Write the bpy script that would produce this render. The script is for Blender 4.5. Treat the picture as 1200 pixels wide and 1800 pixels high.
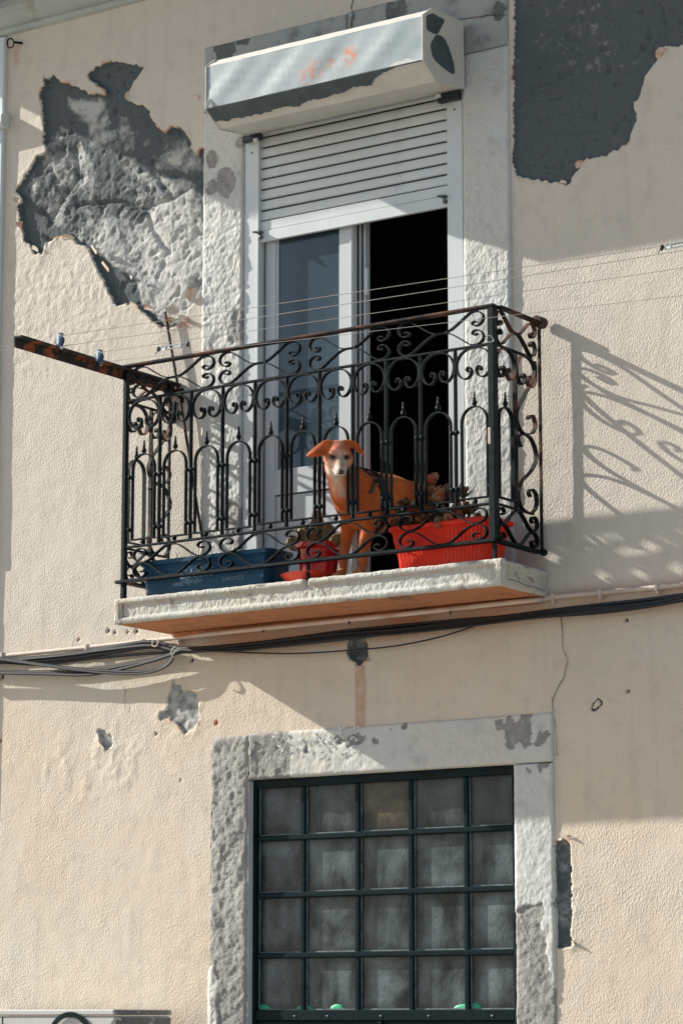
import bpy, math, random
import numpy as np
from mathutils import Vector, Matrix, Quaternion
random.seed(7); rng = np.random.default_rng(11)
S = bpy.context.scene
for o in list(bpy.data.objects): bpy.data.objects.remove(o)
COL = S.collection

# ------------------------------------------------------------------ camera, sky, sun, exposure
YAW = math.radians(34.3); FPX = 4900.0; PITCH = math.atan(900/FPX)
CAM = Vector((5.9, -8.7, 1.6))
cR = Vector((math.cos(YAW), math.sin(YAW), 0))
cF = Vector((-math.sin(YAW)*math.cos(PITCH), math.cos(YAW)*math.cos(PITCH), math.sin(PITCH)))
cU = cR.cross(cF)
cam = bpy.data.cameras.new('camera'); camo = bpy.data.objects.new('camera', cam); COL.objects.link(camo)
camo.matrix_world = Matrix(((cR.x, cU.x, -cF.x, CAM.x), (cR.y, cU.y, -cF.y, CAM.y), (cR.z, cU.z, -cF.z, CAM.z), (0, 0, 0, 1)))
cam.sensor_fit = 'HORIZONTAL'; cam.sensor_width = 36; cam.lens = 36*FPX/1200
cam.clip_start = 0.1; cam.clip_end = 3000
S.camera = camo
SUN = Vector((-4.18, -1.0, 2.38)).normalized()          # direction towards the sun
sel = math.asin(SUN.z); saz = math.atan2(SUN.x, SUN.y)  # azimuth from +Y towards +X
W = bpy.data.worlds.new('World'); S.world = W; W.use_nodes = True
nt = W.node_tree; bg = nt.nodes['Background']
sky = nt.nodes.new('ShaderNodeTexSky'); sky.sky_type = 'NISHITA'; sky.sun_disc = False
sky.sun_elevation = sel; sky.sun_rotation = saz
sky.air_density = 1.0; sky.dust_density = 1.5; sky.ozone_density = 1.0
nt.links.new(sky.outputs[0], bg.inputs[0]); bg.inputs[1].default_value = 0.085
sl = bpy.data.lights.new('sun', 'SUN'); sl.energy = 5.0; sl.angle = math.radians(0.5); sl.color = (1.0, 0.945, 0.87)
slo = bpy.data.objects.new('sun', sl); COL.objects.link(slo)
slo.rotation_euler = SUN.to_track_quat('Z', 'Y').to_euler()
S.view_settings.view_transform = 'Standard'; S.view_settings.look = 'None'
S.view_settings.exposure = 0.71; S.view_settings.gamma = 1.0
S.view_settings.use_curve_mapping = False

# ------------------------------------------------------------------ reading positions off the measured photograph
def un(px, py, Y=0.0):
    d = cF*FPX + cR*(px-600) + cU*(900-py); t = (Y-CAM.y)/d.y; return CAM + d*t
def wxz(pts, Y=0.0):
    return [(p.x, p.z) for p in (un(a, b, Y) for a, b in pts)]

# ------------------------------------------------------------------ materials
def mat(name, col, rough=0.6, metal=0.0, bump=0.0, bscale=60.0, var=0.0, vscale=8.0, col2=None, c2scale=10.0, c2thr=(0.5, 0.6), spec=0.5, coat=0.0, dirt=None):
    m = bpy.data.materials.new(name); m.use_nodes = True
    t = m.node_tree; N = t.nodes; L = t.links; b = N['Principled BSDF']
    b.inputs['Roughness'].default_value = rough; b.inputs['Metallic'].default_value = metal
    b.inputs['Specular IOR Level'].default_value = spec; b.inputs['Coat Weight'].default_value = coat
    tc = N.new('ShaderNodeTexCoord')
    out = N.new('ShaderNodeRGB'); out.outputs[0].default_value = (*col, 1); cur = out.outputs[0]
    if var > 0:
        n = N.new('ShaderNodeTexNoise'); n.inputs['Scale'].default_value = vscale; n.inputs['Detail'].default_value = 6
        L.new(tc.outputs['Object'], n.inputs['Vector'])
        mr = N.new('ShaderNodeMapRange'); mr.inputs[1].default_value = .3; mr.inputs[2].default_value = .7
        mr.inputs[3].default_value = 1-var; mr.inputs[4].default_value = 1+var
        L.new(n.outputs[0], mr.inputs[0])
        mx = N.new('ShaderNodeMix'); mx.data_type = 'RGBA'; mx.blend_type = 'MULTIPLY'; mx.inputs[0].default_value = 1
        L.new(cur, mx.inputs[6]); L.new(mr.outputs[0], mx.inputs[7]); cur = mx.outputs[2]
    if col2 is not None:
        n = N.new('ShaderNodeTexNoise'); n.inputs['Scale'].default_value = c2scale; n.inputs['Detail'].default_value = 8
        n.inputs['Roughness'].default_value = .65
        L.new(tc.outputs['Object'], n.inputs['Vector'])
        mr = N.new('ShaderNodeMapRange'); mr.inputs[1].default_value = c2thr[0]; mr.inputs[2].default_value = c2thr[1]
        L.new(n.outputs[0], mr.inputs[0])
        mx = N.new('ShaderNodeMix'); mx.data_type = 'RGBA'
        L.new(mr.outputs[0], mx.inputs[0]); L.new(cur, mx.inputs[6]); mx.inputs[7].default_value = (*col2, 1); cur = mx.outputs[2]
    L.new(cur, b.inputs['Base Color'])
    if bump > 0:
        n = N.new('ShaderNodeTexNoise'); n.inputs['Scale'].default_value = bscale; n.inputs['Detail'].default_value = 5
        L.new(tc.outputs['Object'], n.inputs['Vector'])
        bp = N.new('ShaderNodeBump'); bp.inputs['Strength'].default_value = 1; bp.inputs['Distance'].default_value = bump
        L.new(n.outputs[0], bp.inputs['Height']); L.new(bp.outputs[0], b.inputs['Normal'])
    return m

def masonry(name, paint, bare, bare2, orange, fine=.0014, fscale=125, bfine=.004, bfscale=60, dirt=(.25, .23, .2), dirtamt=.25, edge=.012):
    """paint / bare layers told apart by the vertex attribute 'bare' (metres inside a broken patch)."""
    m = bpy.data.materials.new(name); m.use_nodes = True
    t = m.node_tree; N = t.nodes; L = t.links; b = N['Principled BSDF']
    b.inputs['Roughness'].default_value = .9; b.inputs['Specular IOR Level'].default_value = .25
    tc = N.new('ShaderNodeTexCoord')
    def attr(a):
        n = N.new('ShaderNodeAttribute'); n.attribute_name = a; return n.outputs['Fac']
    def noise(s, d=6, r=.6, vec=None):
        n = N.new('ShaderNodeTexNoise'); n.inputs['Scale'].default_value = s; n.inputs['Detail'].default_value = d
        n.inputs['Roughness'].default_value = r; L.new(vec or tc.outputs['Object'], n.inputs['Vector']); return n.outputs[0]
    def mr(v, a, c, lo=0., hi=1.):
        n = N.new('ShaderNodeMapRange'); n.inputs[1].default_value = a; n.inputs[2].default_value = c
        n.inputs[3].default_value = lo; n.inputs[4].default_value = hi; L.new(v, n.inputs[0]); return n.outputs[0]
    def math_(op, a, c):
        n = N.new('ShaderNodeMath'); n.operation = op
        for i, v in enumerate((a, c)):
            if isinstance(v, (int, float)): n.inputs[i].default_value = v
            else: L.new(v, n.inputs[i])
        return n.outputs[0]
    def mix(f, a, c, mode='MIX'):
        n = N.new('ShaderNodeMix'); n.data_type = 'RGBA'; n.blend_type = mode
        if isinstance(f, (int, float)): n.inputs[0].default_value = f
        else: L.new(f, n.inputs[0])
        for i, v in ((6, a), (7, c)):
            if isinstance(v, tuple): n.inputs[i].default_value = (*v, 1)
            else: L.new(v, n.inputs[i])
        return n.outputs[2]
    sd = math_('ADD', attr('bare'), mr(noise(70, 4), .3, .7, -.0025, .0025))
    isb = mr(sd, -.0006, .0006)
    big = noise(2.2, 5); mid = noise(11, 7, .65)
    pc = mix(mr(big, .35, .68), paint, tuple(c*k for c, k in zip(paint, (1.03, .95, .86))))
    if name == 'cream_render':      # the upper storey has weathered greyer than the lower one
        sx = N.new('ShaderNodeSeparateXYZ'); L.new(tc.outputs['Object'], sx.inputs[0])
        pc = mix(mr(sx.outputs[2], 2.7, 3.3, 0, .85), pc, (.635, .59, .51))
        ms = N.new('ShaderNodeMapping'); ms.inputs['Scale'].default_value = (16, 1, .9); L.new(tc.outputs['Object'], ms.inputs['Vector'])
        pc = mix(mr(noise(1, 5, .6, ms.outputs[0]), .52, .78, 0, .28), pc, (.40, .37, .31))
        pc = mix(mr(noise(1.3, 4), .5, .75, 0, .22), pc, (.50, .53, .49))
    pc = mix(math_('MULTIPLY', mr(mid, .52, .75), dirtamt), pc, dirt)
    sp = mr(noise(260, 2, .5), .70, .76); pc = mix(math_('MULTIPLY', sp, .22), pc, dirt)
    # orange undercoat showing on torn edges and where the top coat never faded
    eo = math_('MULTIPLY', mr(sd, -edge, -.001), mr(noise(7, 4), .54, .66))
    pc = mix(math_('MAXIMUM', eo, attr('orange')), pc, orange)
    st = math_('MULTIPLY', attr('stain'), mr(noise(30, 6, .7), .35, .55, .35, 1.)); pc = mix(st, pc, (.42, .17, .075))
    bn = math_('ADD', mr(noise(24, 8, .7), .3, .7, -.26, .26), attr('tone'))
    bc = mix(mr(bn, .35, .75), bare, bare2)
    bc = mix(mr(noise(120, 3, .6), .62, .72, 0, .55), bc, (.10, .095, .085))
    bc = mix(math_('MULTIPLY', mr(noise(190, 2, .5), .70, .74), .8), bc, (.55, .54, .5))
    L.new(mix(isb, pc, bc), b.inputs['Base Color'])
    # fine relief
    mpp = N.new('ShaderNodeMapping'); L.new(tc.outputs['Object'], mpp.inputs['Vector']); mpp.inputs['Rotation'].default_value = (0, .5, 0); mpp.inputs['Scale'].default_value = (1.15, 1, .85)
    wn = N.new('ShaderNodeTexNoise'); wn.inputs['Scale'].default_value = fscale; wn.inputs['Detail'].default_value = 2.5; wn.inputs['Distortion'].default_value = .3
    L.new(mpp.outputs[0], wn.inputs['Vector'])
    h1 = mr(wn.outputs[0], .35, .7)
    sm = mr(noise(2.6, 3), .35, .62, .45, 1.)      # stucco coarser in places, rubbed smooth in others
    h1 = math_('MULTIPLY', math_('MULTIPLY', h1, math_('MULTIPLY', sm, attr('grain'))), fine)
    h2 = math_('MULTIPLY', noise(bfscale, 7, .65), bfine)
    hm = N.new('ShaderNodeMix'); hm.data_type = 'FLOAT'; L.new(isb, hm.inputs[0]); L.new(h1, hm.inputs[2]); L.new(h2, hm.inputs[3])
    bp = N.new('ShaderNodeBump'); bp.inputs['Distance'].default_value = 1; bp.inputs['Strength'].default_value = 1
    L.new(hm.outputs[0], bp.inputs['Height']); L.new(bp.outputs[0], b.inputs['Normal'])
    return m

M = {}
CREAM = (.67, .605, .505); ORANGE = (.58, .235, .10)
M['wall'] = masonry('cream_render', CREAM, (.10, .120, .124), (.50, .51, .48), ORANGE)
M['stone'] = masonry('limewashed_stone', (.58, .61, .59), (.31, .305, .285), (.45, .44, .41), (.55, .56, .54), fine=.0022, fscale=70, bfine=.008, bfscale=90, dirt=(.2, .2, .19), dirtamt=.35, edge=.004)
M['lintel'] = masonry('dirty_stone', (.36, .4, .4), (.13, .15, .15), (.3, .31, .3), (.3, .32, .32), fine=.0012, fscale=60, dirt=(.12, .13, .13), dirtamt=.8, edge=.004)
M['slab'] = masonry('slab_render', (.53, .54, .50), (.30, .285, .25), (.44, .42, .38), (.6, .5, .4), fine=.0024, fscale=75, dirt=(.3, .22, .15), dirtamt=.4, edge=.004)
M['under'] = mat('orange_soffit', (.52, .21, .09), .9, bump=.005, bscale=50, var=.3, vscale=6, col2=(.15, .08, .05), c2scale=6, c2thr=(.48, .72))
M['iron'] = mat('painted_iron', (.003, .009, .012), .48, metal=.0, bump=.0012, bscale=140, var=.3, vscale=30, spec=.13)
M['rusty'] = mat('rusty_iron', (.008, .010, .011), .65, spec=.2, bump=.0015, bscale=120, col2=(.11, .05, .03), c2scale=9, c2thr=(.48, .62))
M['arm'] = mat('flaking_rust', (.26, .07, .03), .8, bump=.002, bscale=90, var=.5, vscale=20, col2=(.022, .024, .024), c2scale=16, c2thr=(.44, .50))
M['alu'] = mat('white_aluminium', (.60, .66, .66), .38, bump=.0003, bscale=40, var=.05, vscale=5, col2=(.42, .44, .42), c2scale=7, c2thr=(.6, .85))
M['door'] = mat('door_aluminium', (.56, .60, .61), .35, var=.05, vscale=5)
M['track'] = mat('blue_black_track', (.012, .02, .03), .4)
M['black'] = mat('black_plastic', (.012, .014, .015), .45)
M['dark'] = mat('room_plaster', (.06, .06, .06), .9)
M['cable'] = mat('black_cable', (.007, .010, .012), .5, bump=.0005, bscale=80)
M['pipe'] = mat('painted_conduit', (.60, .50, .42), .7, bump=.0008, bscale=90, var=.12, vscale=9, col2=(.45, .28, .18), c2scale=6, c2thr=(.55, .8))
M['zinc'] = mat('zinc_bare', (.27, .33, .35), .45, metal=.35, bump=.0006, bscale=70, var=.14, vscale=9)
M['zincd'] = mat('dark_zinc', (.075, .105, .12), .55, metal=.2, bump=.0006, bscale=70, var=.2, vscale=14)
M['win'] = mat('green_black_iron', (.003, .014, .017), .42, bump=.001, bscale=90, var=.25, vscale=14, spec=.12)
M['redp'] = mat('red_plastic', (.84, .03, .008), .5, spec=.25, col2=(.62, .07, .04), c2scale=9, c2thr=(.5, .8), bump=.0012, bscale=30, var=.12, vscale=12)
M['redpot'] = mat('deep_red_plastic', (.50, .008, .012), .22, coat=.3, var=.08)
M['saucer'] = mat('orange_red_plastic', (.62, .05, .02), .45, var=.1)
M['bluep'] = mat('blue_plastic', (.006, .062, .125), .5, spec=.25, bump=.0006, bscale=20, var=.15, vscale=7)
M['soil'] = mat('soil', (.03, .022, .016), .95, bump=.008, bscale=60)
M['cactus'] = mat('cactus_skin', (.14, .10, .035), .7, bump=.003, bscale=60, var=.35, vscale=25, col2=(.22, .08, .03), c2scale=18, c2thr=(.5, .75))
M['spine'] = mat('cactus_spine', (.45, .36, .2), .6)
M['leafa'] = mat('green_leaf', (.085, .095, .045), .35, var=.3, vscale=40, col2=(.28, .05, .03), c2scale=30, c2thr=(.45, .7))
M['leafb'] = mat('orange_leaf', (.36, .13, .06), .35, var=.3, vscale=40, col2=(.12, .08, .03), c2scale=30, c2thr=(.5, .7))
M['leafc'] = mat('red_leaf', (.48, .04, .02), .35, var=.3, vscale=40)
M['twig'] = mat('brown_stem', (.05, .035, .025), .8)
M['ink'] = mat('white_print', (.16, .25, .31), .5)
M['hub'] = mat('white_hub', (.5, .55, .57), .5)
M['steel'] = mat('galvanised_steel', (.5, .55, .57), .3, metal=.8, bump=.0005)
M['bluewheel'] = mat('blue_nylon', (.03, .07, .16), .4)
M['line'] = mat('clothesline', (.24, .22, .19), .6)
M['tie'] = mat('tie_plastic', (.5, .5, .46), .6)
M['ac'] = mat('ac_enamel', (.50, .51, .48), .45, var=.06, vscale=6)
M['acdark'] = mat('ac_side', (.16, .18, .18), .5, var=.2, vscale=30, col2=(.4, .4, .38), c2scale=14, c2thr=(.58, .6))
M['curtain'] = mat('curtain', (.35, .4, .44), .9)
M['green'] = mat('green_bucket', (.02, .42, .2), .5)
M['asphalt'] = mat('asphalt', (.3, .27, .23), .9, bump=.004, bscale=40, var=.2, vscale=4)
M['roofm'] = mat('shadow_eave_timber', (.3, .28, .25), .8, var=.2)
M['moulding'] = mat('grey_moulding', (.42, .46, .43), .85, bump=.002, bscale=40, var=.12, vscale=5, col2=(.30, .27, .22), c2scale=9, c2thr=(.55, .7))
M['putty'] = mat('old_putty', (.16, .2, .2), .8, var=.4, vscale=30)
M['crack'] = mat('crack_line', (.10, .075, .06), .9)
M['rustpatch'] = mat('rust_scale', (.35, .10, .05), .85, bump=.001, bscale=120, var=.5, vscale=30)

# ------------------------------------------------------------------ mesh helpers
class MB:
    def __init__(s): s.v = []; s.f = []
    def add(s, vs, fs):
        k = len(s.v); s.v += [tuple(p) for p in vs]; s.f += [tuple(i+k for i in f) for f in fs]; return s
    def box(s, x0, x1, y0, y1, z0, z1, bev=0.0):
        if bev <= 0:
            vs = [(x, y, z) for x in (x0, x1) for y in (y0, y1) for z in (z0, z1)]
            return s.add(vs, [(0, 1, 3, 2), (4, 6, 7, 5), (0, 4, 5, 1), (2, 3, 7, 6), (0, 2, 6, 4), (1, 5, 7, 3)])
        # chamfered box
        b = bev; P = []
        for (xa, xs) in ((x0, 1), (x1, -1)):
            for (ya, ys) in ((y0, 1), (y1, -1)):
                for (za, zs) in ((z0, 1), (z1, -1)):
                    P += [(xa, ya+ys*b, za+zs*b), (xa+xs*b, ya, za+zs*b), (xa+xs*b, ya+ys*b, za)]
        def I(i, j, k, a): return (i*4+j*2+k)*3+a
        F = []
        F += [(I(0,0,0,0), I(0,0,1,0), I(0,1,1,0), I(0,1,0,0)), (I(1,0,0,0), I(1,1,0,0), I(1,1,1,0), I(1,0,1,0))]
        F += [(I(0,0,0,1), I(1,0,0,1), I(1,0,1,1), I(0,0,1,1)), (I(0,1,0,1), I(0,1,1,1), I(1,1,1,1), I(1,1,0,1))]
        F += [(I(0,0,0,2), I(0,1,0,2), I(1,1,0,2), I(1,0,0,2)), (I(0,0,1,2), I(1,0,1,2), I(1,1,1,2), I(0,1,1,2))]
        for k in (0, 1): 
            for j in (0, 1): F.append((I(0,j,k,1), I(1,j,k,1), I(1,j,k,2), I(0,j,k,2)))
            for i in (0, 1): F.append((I(i,0,k,0), I(i,1,k,0), I(i,1,k,2), I(i,0,k,2)))
        for i in (0, 1):
            for j in (0, 1): F.append((I(i,j,0,0), I(i,j,1,0), I(i,j,1,1), I(i,j,0,1)))
        for i in (0, 1):
            for j in (0, 1):
                for k in (0, 1): F.append((I(i,j,k,0), I(i,j,k,1), I(i,j,k,2)))
        return s.add(P, F)
    def tube(s, pts, r, n=8, cap=True, flat=1.0):
        pts = [Vector(p) for p in pts]; rs = r if isinstance(r, (list, tuple)) else [r]*len(pts)
        base = len(s.v); prev = None
        for i, p in enumerate(pts):
            a = pts[max(i-1, 0)]; c = pts[min(i+1, len(pts)-1)]; d = (c-a)
            if d.length < 1e-9: d = Vector((0, 0, 1))
            d.normalize()
            if prev is None:
                u = d.orthogonal().normalized()
            else:
                u = (prev - d*prev.dot(d)); u = u.normalized() if u.length > 1e-6 else d.orthogonal().normalized()
            prev = u; w = d.cross(u)
            for k in range(n):
                an = 2*math.pi*k/n; s.v.append(tuple(p + (u*math.cos(an) + w*math.sin(an)*flat)*rs[i]))
        m = len(pts)
        for i in range(m-1):
            for k in range(n):
                a = base+i*n+k; b2 = base+i*n+(k+1) % n; s.f.append((a, b2, b2+n, a+n))
        if cap:
            s.f.append(tuple(base+k for k in range(n))[::-1]); s.f.append(tuple(base+(m-1)*n+k for k in range(n)))
        return s
    def strip(s, pts, t, w, plane='xz', mid=0.0, taper=False):
        """flat bar of thickness t bent along a path in the plane, w wide across it (centred on mid)."""
        n = len(pts); base = len(s.v)
        for i, (a, b) in enumerate(pts):
            p0 = pts[max(i-1, 0)]; p1 = pts[min(i+1, n-1)]
            dx, dz = p1[0]-p0[0], p1[1]-p0[1]; l = math.hypot(dx, dz) or 1; nx, nz = -dz/l*t/2, dx/l*t/2
            for sx, sw in ((1, -1), (1, 1), (-1, 1), (-1, -1)):
                u, v = a+nx*sx, b+nz*sx; q = mid+sw*w/2
                s.v.append((u, q, v) if plane == 'xz' else (q, u, v))
        for i in range(n-1):
            for k in range(4):
                a = base+i*4+k; b = base+i*4+(k+1) % 4; s.f.append((a, b, b+4, a+4))
        s.f.append((base, base+3, base+2, base+1)); e = base+(n-1)*4; s.f.append((e, e+1, e+2, e+3))
        return s
    def lathe(s, prof, c, n=14, axis='z'):
        base = len(s.v)
        for r, h in prof:
            for k in range(n):
                a = 2*math.pi*k/n; x, y = r*math.cos(a), r*math.sin(a)
                s.v.append((c[0]+x, c[1]+y, c[2]+h) if axis == 'z' else ((c[0]+x, c[1]+h, c[2]+y) if axis == 'y' else (c[0]+h, c[1]+x, c[2]+y)))
        for i in range(len(prof)-1):
            for k in range(n):
                a = base+i*n+k; b = base+i*n+(k+1) % n; s.f.append((a, b, b+n, a+n))
        s.f.append(tuple(base+k for k in range(n))[::-1]); s.f.append(tuple(base+(len(prof)-1)*n+k for k in range(n)))
        return s
    def ball(s, c, r, n=10, m=6, rot=None):
        r = r if isinstance(r, (list, tuple)) else (r, r, r); base = len(s.v); q = rot
        for i in range(m+1):
            th = math.pi*i/m
            for k in range(n):
                ph = 2*math.pi*k/n
                v = Vector((r[0]*math.sin(th)*math.cos(ph), r[1]*math.sin(th)*math.sin(ph), r[2]*math.cos(th)))
                if q is not None: v = q @ v
                s.v.append((c[0]+v.x, c[1]+v.y, c[2]+v.z))
        for i in range(m):
            for k in range(n):
                a = base+i*n+k; b = base+i*n+(k+1) % n; s.f.append((a, a+n, b+n, b))
        return s
    def prism(s, poly, a0, a1, plane='xz'):
        n = len(poly)
        def P(u, v, w): return (u, w, v) if plane == 'xz' else ((w, u, v) if plane == 'yz' else (u, v, w))
        vs = [P(u, v, a0) for u, v in poly]+[P(u, v, a1) for u, v in poly]
        fs = [tuple(range(n))[::-1], tuple(range(n, 2*n))]+[(i, (i+1) % n, (i+1) % n+n, i+n) for i in range(n)]
        return s.add(vs, fs)
    def mesh(s, name, m=None, loc=(0, 0, 0), smooth=False):
        me = bpy.data.meshes.new(name); L = loc
        me.from_pydata([(x-L[0], y-L[1], z-L[2]) for x, y, z in s.v], [], s.f)
        if m is not None: me.materials.append(m)
        import bmesh
        bm = bmesh.new(); bm.from_mesh(me); bmesh.ops.recalc_face_normals(bm, faces=bm.faces); bm.to_mesh(me); bm.free()
        if smooth:
            me.polygons.foreach_set('use_smooth', [True]*len(me.polygons))
            me.set_sharp_from_angle(angle=math.radians(40)) if hasattr(me, 'set_sharp_from_angle') else None
        return me

def place(name, me, parent=None, loc=None):
    o = bpy.data.objects.new(name, me); COL.objects.link(o)
    if parent is not None: o.parent = parent
    if loc is not None: o.location = loc
    return o
def wloc(o):
    v = Vector((0, 0, 0))
    while o is not None: v += o.location; o = o.parent
    return v
def part(name, mb, m, parent, smooth=False, label=None):
    o = place(name, mb.mesh(name, m, wloc(parent), smooth), parent)
    if label: o['label'] = label
    return o
def tag(o, label=None, cat=None, group=None, kind=None):
    for k, v in (('label', label), ('category', cat), ('group', group), ('kind', kind)):
        if v: o[k] = v
    return o
def thing(name, loc, label, cat, group=None):
    o = bpy.data.objects.new(name, None); COL.objects.link(o); o.location = loc; o.empty_display_size = .1
    return tag(o, label, cat, group)
def solo(name, mb, m, loc, label, cat, smooth=False, group=None):
    o = place(name, mb.mesh(name, m, loc, smooth)); o.location = loc; return tag(o, label, cat, group)
def setting(name, mb, m, smooth=False):
    o = place(name, mb.mesh(name, m, (0, 0, 0), smooth)); o['kind'] = 'structure'; return o
def crom(pts, n=6):
    out = []; P = [pts[0]]+list(pts)+[pts[-1]]
    for i in range(1, len(P)-2):
        for k in range(n):
            t = k/n; a, b, c, d = P[i-1], P[i], P[i+1], P[i+2]
            out.append(tuple(.5*((2*b[j])+(-a[j]+c[j])*t+(2*a[j]-5*b[j]+4*c[j]-d[j])*t*t+(-a[j]+3*b[j]-3*c[j]+d[j])*t**3) for j in range(len(b))))
    out.append(tuple(pts[-1])); return out

# ------------------------------------------------------------------ numpy relief
LAT = {}
def vn(x, z, s, seed=0):
    if seed not in LAT: LAT[seed] = np.random.default_rng(1000+seed).random((256, 256))
    g = LAT[seed]; u = x*s+37.7; v = z*s+11.3
    iu = np.floor(u).astype(int); iv = np.floor(v).astype(int); fu = u-iu; fv = v-iv
    fu = fu*fu*(3-2*fu); fv = fv*fv*(3-2*fv)
    a = g[iu % 256, iv % 256]; b = g[(iu+1) % 256, iv % 256]; c = g[iu % 256, (iv+1) % 256]; d = g[(iu+1) % 256, (iv+1) % 256]
    return (a*(1-fu)+b*fu)*(1-fv)+(c*(1-fu)+d*fu)*fv
def fbm(x, z, s, oct=4, seed=0, g=.5):
    t = 0; a = 1; n = 0
    for i in range(oct): t = t+a*(vn(x, z, s*2**i, seed+i)-.5); n += a; a *= g
    return t/n*2                                        # about -1..1
def sdist(X, Z, poly):
    """signed distance in metres, positive inside"""
    P = np.array(poly); out = np.full(X.shape, -1e3)
    m = .2; sel = (X > P[:, 0].min()-m) & (X < P[:, 0].max()+m) & (Z > P[:, 1].min()-m) & (Z < P[:, 1].max()+m)
    x = X[sel]; z = Z[sel]; d = np.full(x.shape, 1e9); ins = np.zeros(x.shape, bool)
    for i in range(len(P)):
        a = P[i]; b = P[(i+1) % len(P)]; e = b-a
        t = np.clip(((x-a[0])*e[0]+(z-a[1])*e[1])/(e@e+1e-12), 0, 1)
        d = np.minimum(d, (x-a[0]-t*e[0])**2+(z-a[1]-t*e[1])**2)
        if a[1] != b[1]:
            c = ((a[1] > z) != (b[1] > z)) & (x < (b[0]-a[0])*(z-a[1])/(b[1]-a[1])+a[0]); ins ^= c
    out[sel] = np.where(ins, 1, -1)*np.sqrt(d); return out
def sst(x, a, b):
    t = np.clip((x-a)/(b-a), 0, 1); return t*t*(3-2*t)

def sheet(name, x0, x1, z0, z1, step, y0, fn, m, skip=None, skirt=0.0, axis='y', sgn=-1, smooth=True):
    """relief sheet standing at y0 (axis y, facing -y) or at x0 (axis x); fn(U,Z) gives height and attributes"""
    nu = max(2, int(round((x1-x0)/step))+1); nz = max(2, int(round((z1-z0)/step))+1)
    u = np.linspace(x0, x1, nu); z = np.linspace(z0, z1, nz); U, Z = np.meshgrid(u, z)
    h, at, dz = fn(U, Z)
    hh = y0+sgn*h; ZZ = Z+dz
    if skirt:
        U = np.pad(U, 1, 'edge'); ZZ = np.pad(ZZ, 1, 'edge'); hh = np.pad(hh, 1, constant_values=y0-sgn*skirt)
        at = {k: np.pad(v, 1, 'edge') for k, v in at.items()}; nu += 2; nz += 2
    co = np.empty((nu*nz, 3)); 
    if axis == 'y': co[:, 0] = U.ravel(); co[:, 1] = hh.ravel()
    else: co[:, 0] = hh.ravel(); co[:, 1] = U.ravel()
    co[:, 2] = ZZ.ravel()
    i = np.arange((nz-1)*(nu-1)); r = i//(nu-1); c = i % (nu-1); a = r*nu+c
    q = np.stack([a, a+1, a+nu+1, a+nu], 1)
    if skip is not None:
        cx = (co[q[:, 0], 0]+co[q[:, 2], 0])/2; cz = (co[q[:, 0], 2]+co[q[:, 2], 2])/2
        q = q[~skip(cx, cz)]
    me = bpy.data.meshes.new(name); nf = len(q)
    me.vertices.add(nu*nz); me.vertices.foreach_set('co', co.ravel())
    me.loops.add(nf*4); me.loops.foreach_set('vertex_index', q.ravel().astype(np.int32))
    me.polygons.add(nf); me.polygons.foreach_set('loop_start', np.arange(0, nf*4, 4, dtype=np.int32))
    me.polygons.foreach_set('use_smooth', np.full(nf, smooth))
    me.update(calc_edges=True)
    for k in ('bare', 'tone', 'orange', 'stain', 'grain'):
        v = at.get(k, np.ones_like(ZZ) if k == 'grain' else (np.full_like(ZZ, -1.) if k == 'bare' else np.zeros_like(ZZ)))
        A = me.attributes.new(k, 'FLOAT', 'POINT'); A.data.foreach_set('value', np.ascontiguousarray(v, dtype=np.float32).ravel())
    me.materials.append(m); return me

def poly3(pts, s, ox, oy): return wxz([(ox+a/s, oy+b/s) for a, b in pts])
PA = poly3([(228,210),(245,240),(290,215),(330,255),(400,275),(460,300),(470,318),(562,320),(558,297),(510,262),(480,240),(460,205),(500,170),(550,150),(605,138),(640,145),(700,155),(755,170),(745,200),(715,235),(690,270),(672,350),(720,365),(775,380),(800,430),(820,480),(860,520),(875,520),(905,485),(960,500),(1000,550),(1005,600),(1030,635),(1060,605),(1086,600),(1090,1300),(1060,1360),(1040,1390),(1000,1440),(960,1510),(920,1540),(850,1545),(810,1520),(770,1480),(720,1430),(660,1415),(615,1430),(580,1370),(530,1270),(500,1200),(470,1130),(420,1105),(360,1060),(300,1065),(240,1110),(225,1155),(180,1160),(160,1110),(130,1090),(110,1000),(95,900),(125,870),(80,825),(110,780),(150,720),(190,650),(240,630),(245,610),(225,560),(235,480),(215,380),(212,300),(235,270)], 3, 0, 60)
PR = poly3([(270,500),(420,560),(440,620),(540,600),(700,640),(720,720),(800,720),(850,750),(950,740),(1120,830),(1120,1300),(960,1520),(860,1540),(740,1420),(700,1300),(520,1170),(370,1070),(250,1010),(240,960),(160,880),(60,830),(160,720),(200,650)], 3, 0, 60)
PS = poly3([(350,340),(500,330),(600,370),(660,450),(700,520),(820,560),(1000,560),(1060,720),(820,700),(700,640),(560,600),(460,580),(440,480),(370,420)], 3, 0, 60)
PB = poly3([(75,-90),(80,120),(72,400),(75,600),(70,800),(65,900),(85,990),(230,1020),(385,1038),(410,990),(440,960),(440,930),(490,890),(600,880),(640,850),(720,800),(745,730),(760,660),(745,570),(780,560),(820,430),(870,350),(930,255),(1030,255),(1200,200),(1250,-90)], 3.2156, 880, 0)
PC = poly3([(910,440),(925,470),(950,460),(965,500),(1000,490),(1045,530),(1050,590),(1055,640),(1020,700),(975,715),(940,680),(895,640),(850,655),(840,615),(885,590),(890,520)], 3, 0, 1050)
PD = poly3([(515,700),(545,700),(560,720),(585,725),(595,770),(565,810),(535,770)], 3, 0, 1050)
PE = poly3([(370,225),(495,230),(510,320),(520,490),(480,490),(450,550),(410,550),(370,510),(315,460),(300,380),(320,290)], 6, 560, 1080)
PF = poly3([(295,925),(350,930),(395,955),(405,1060),(410,1270),(405,1560),(420,1640),(400,1670),(330,1680),(295,1670)], 3.913, 900, 1240)
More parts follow.
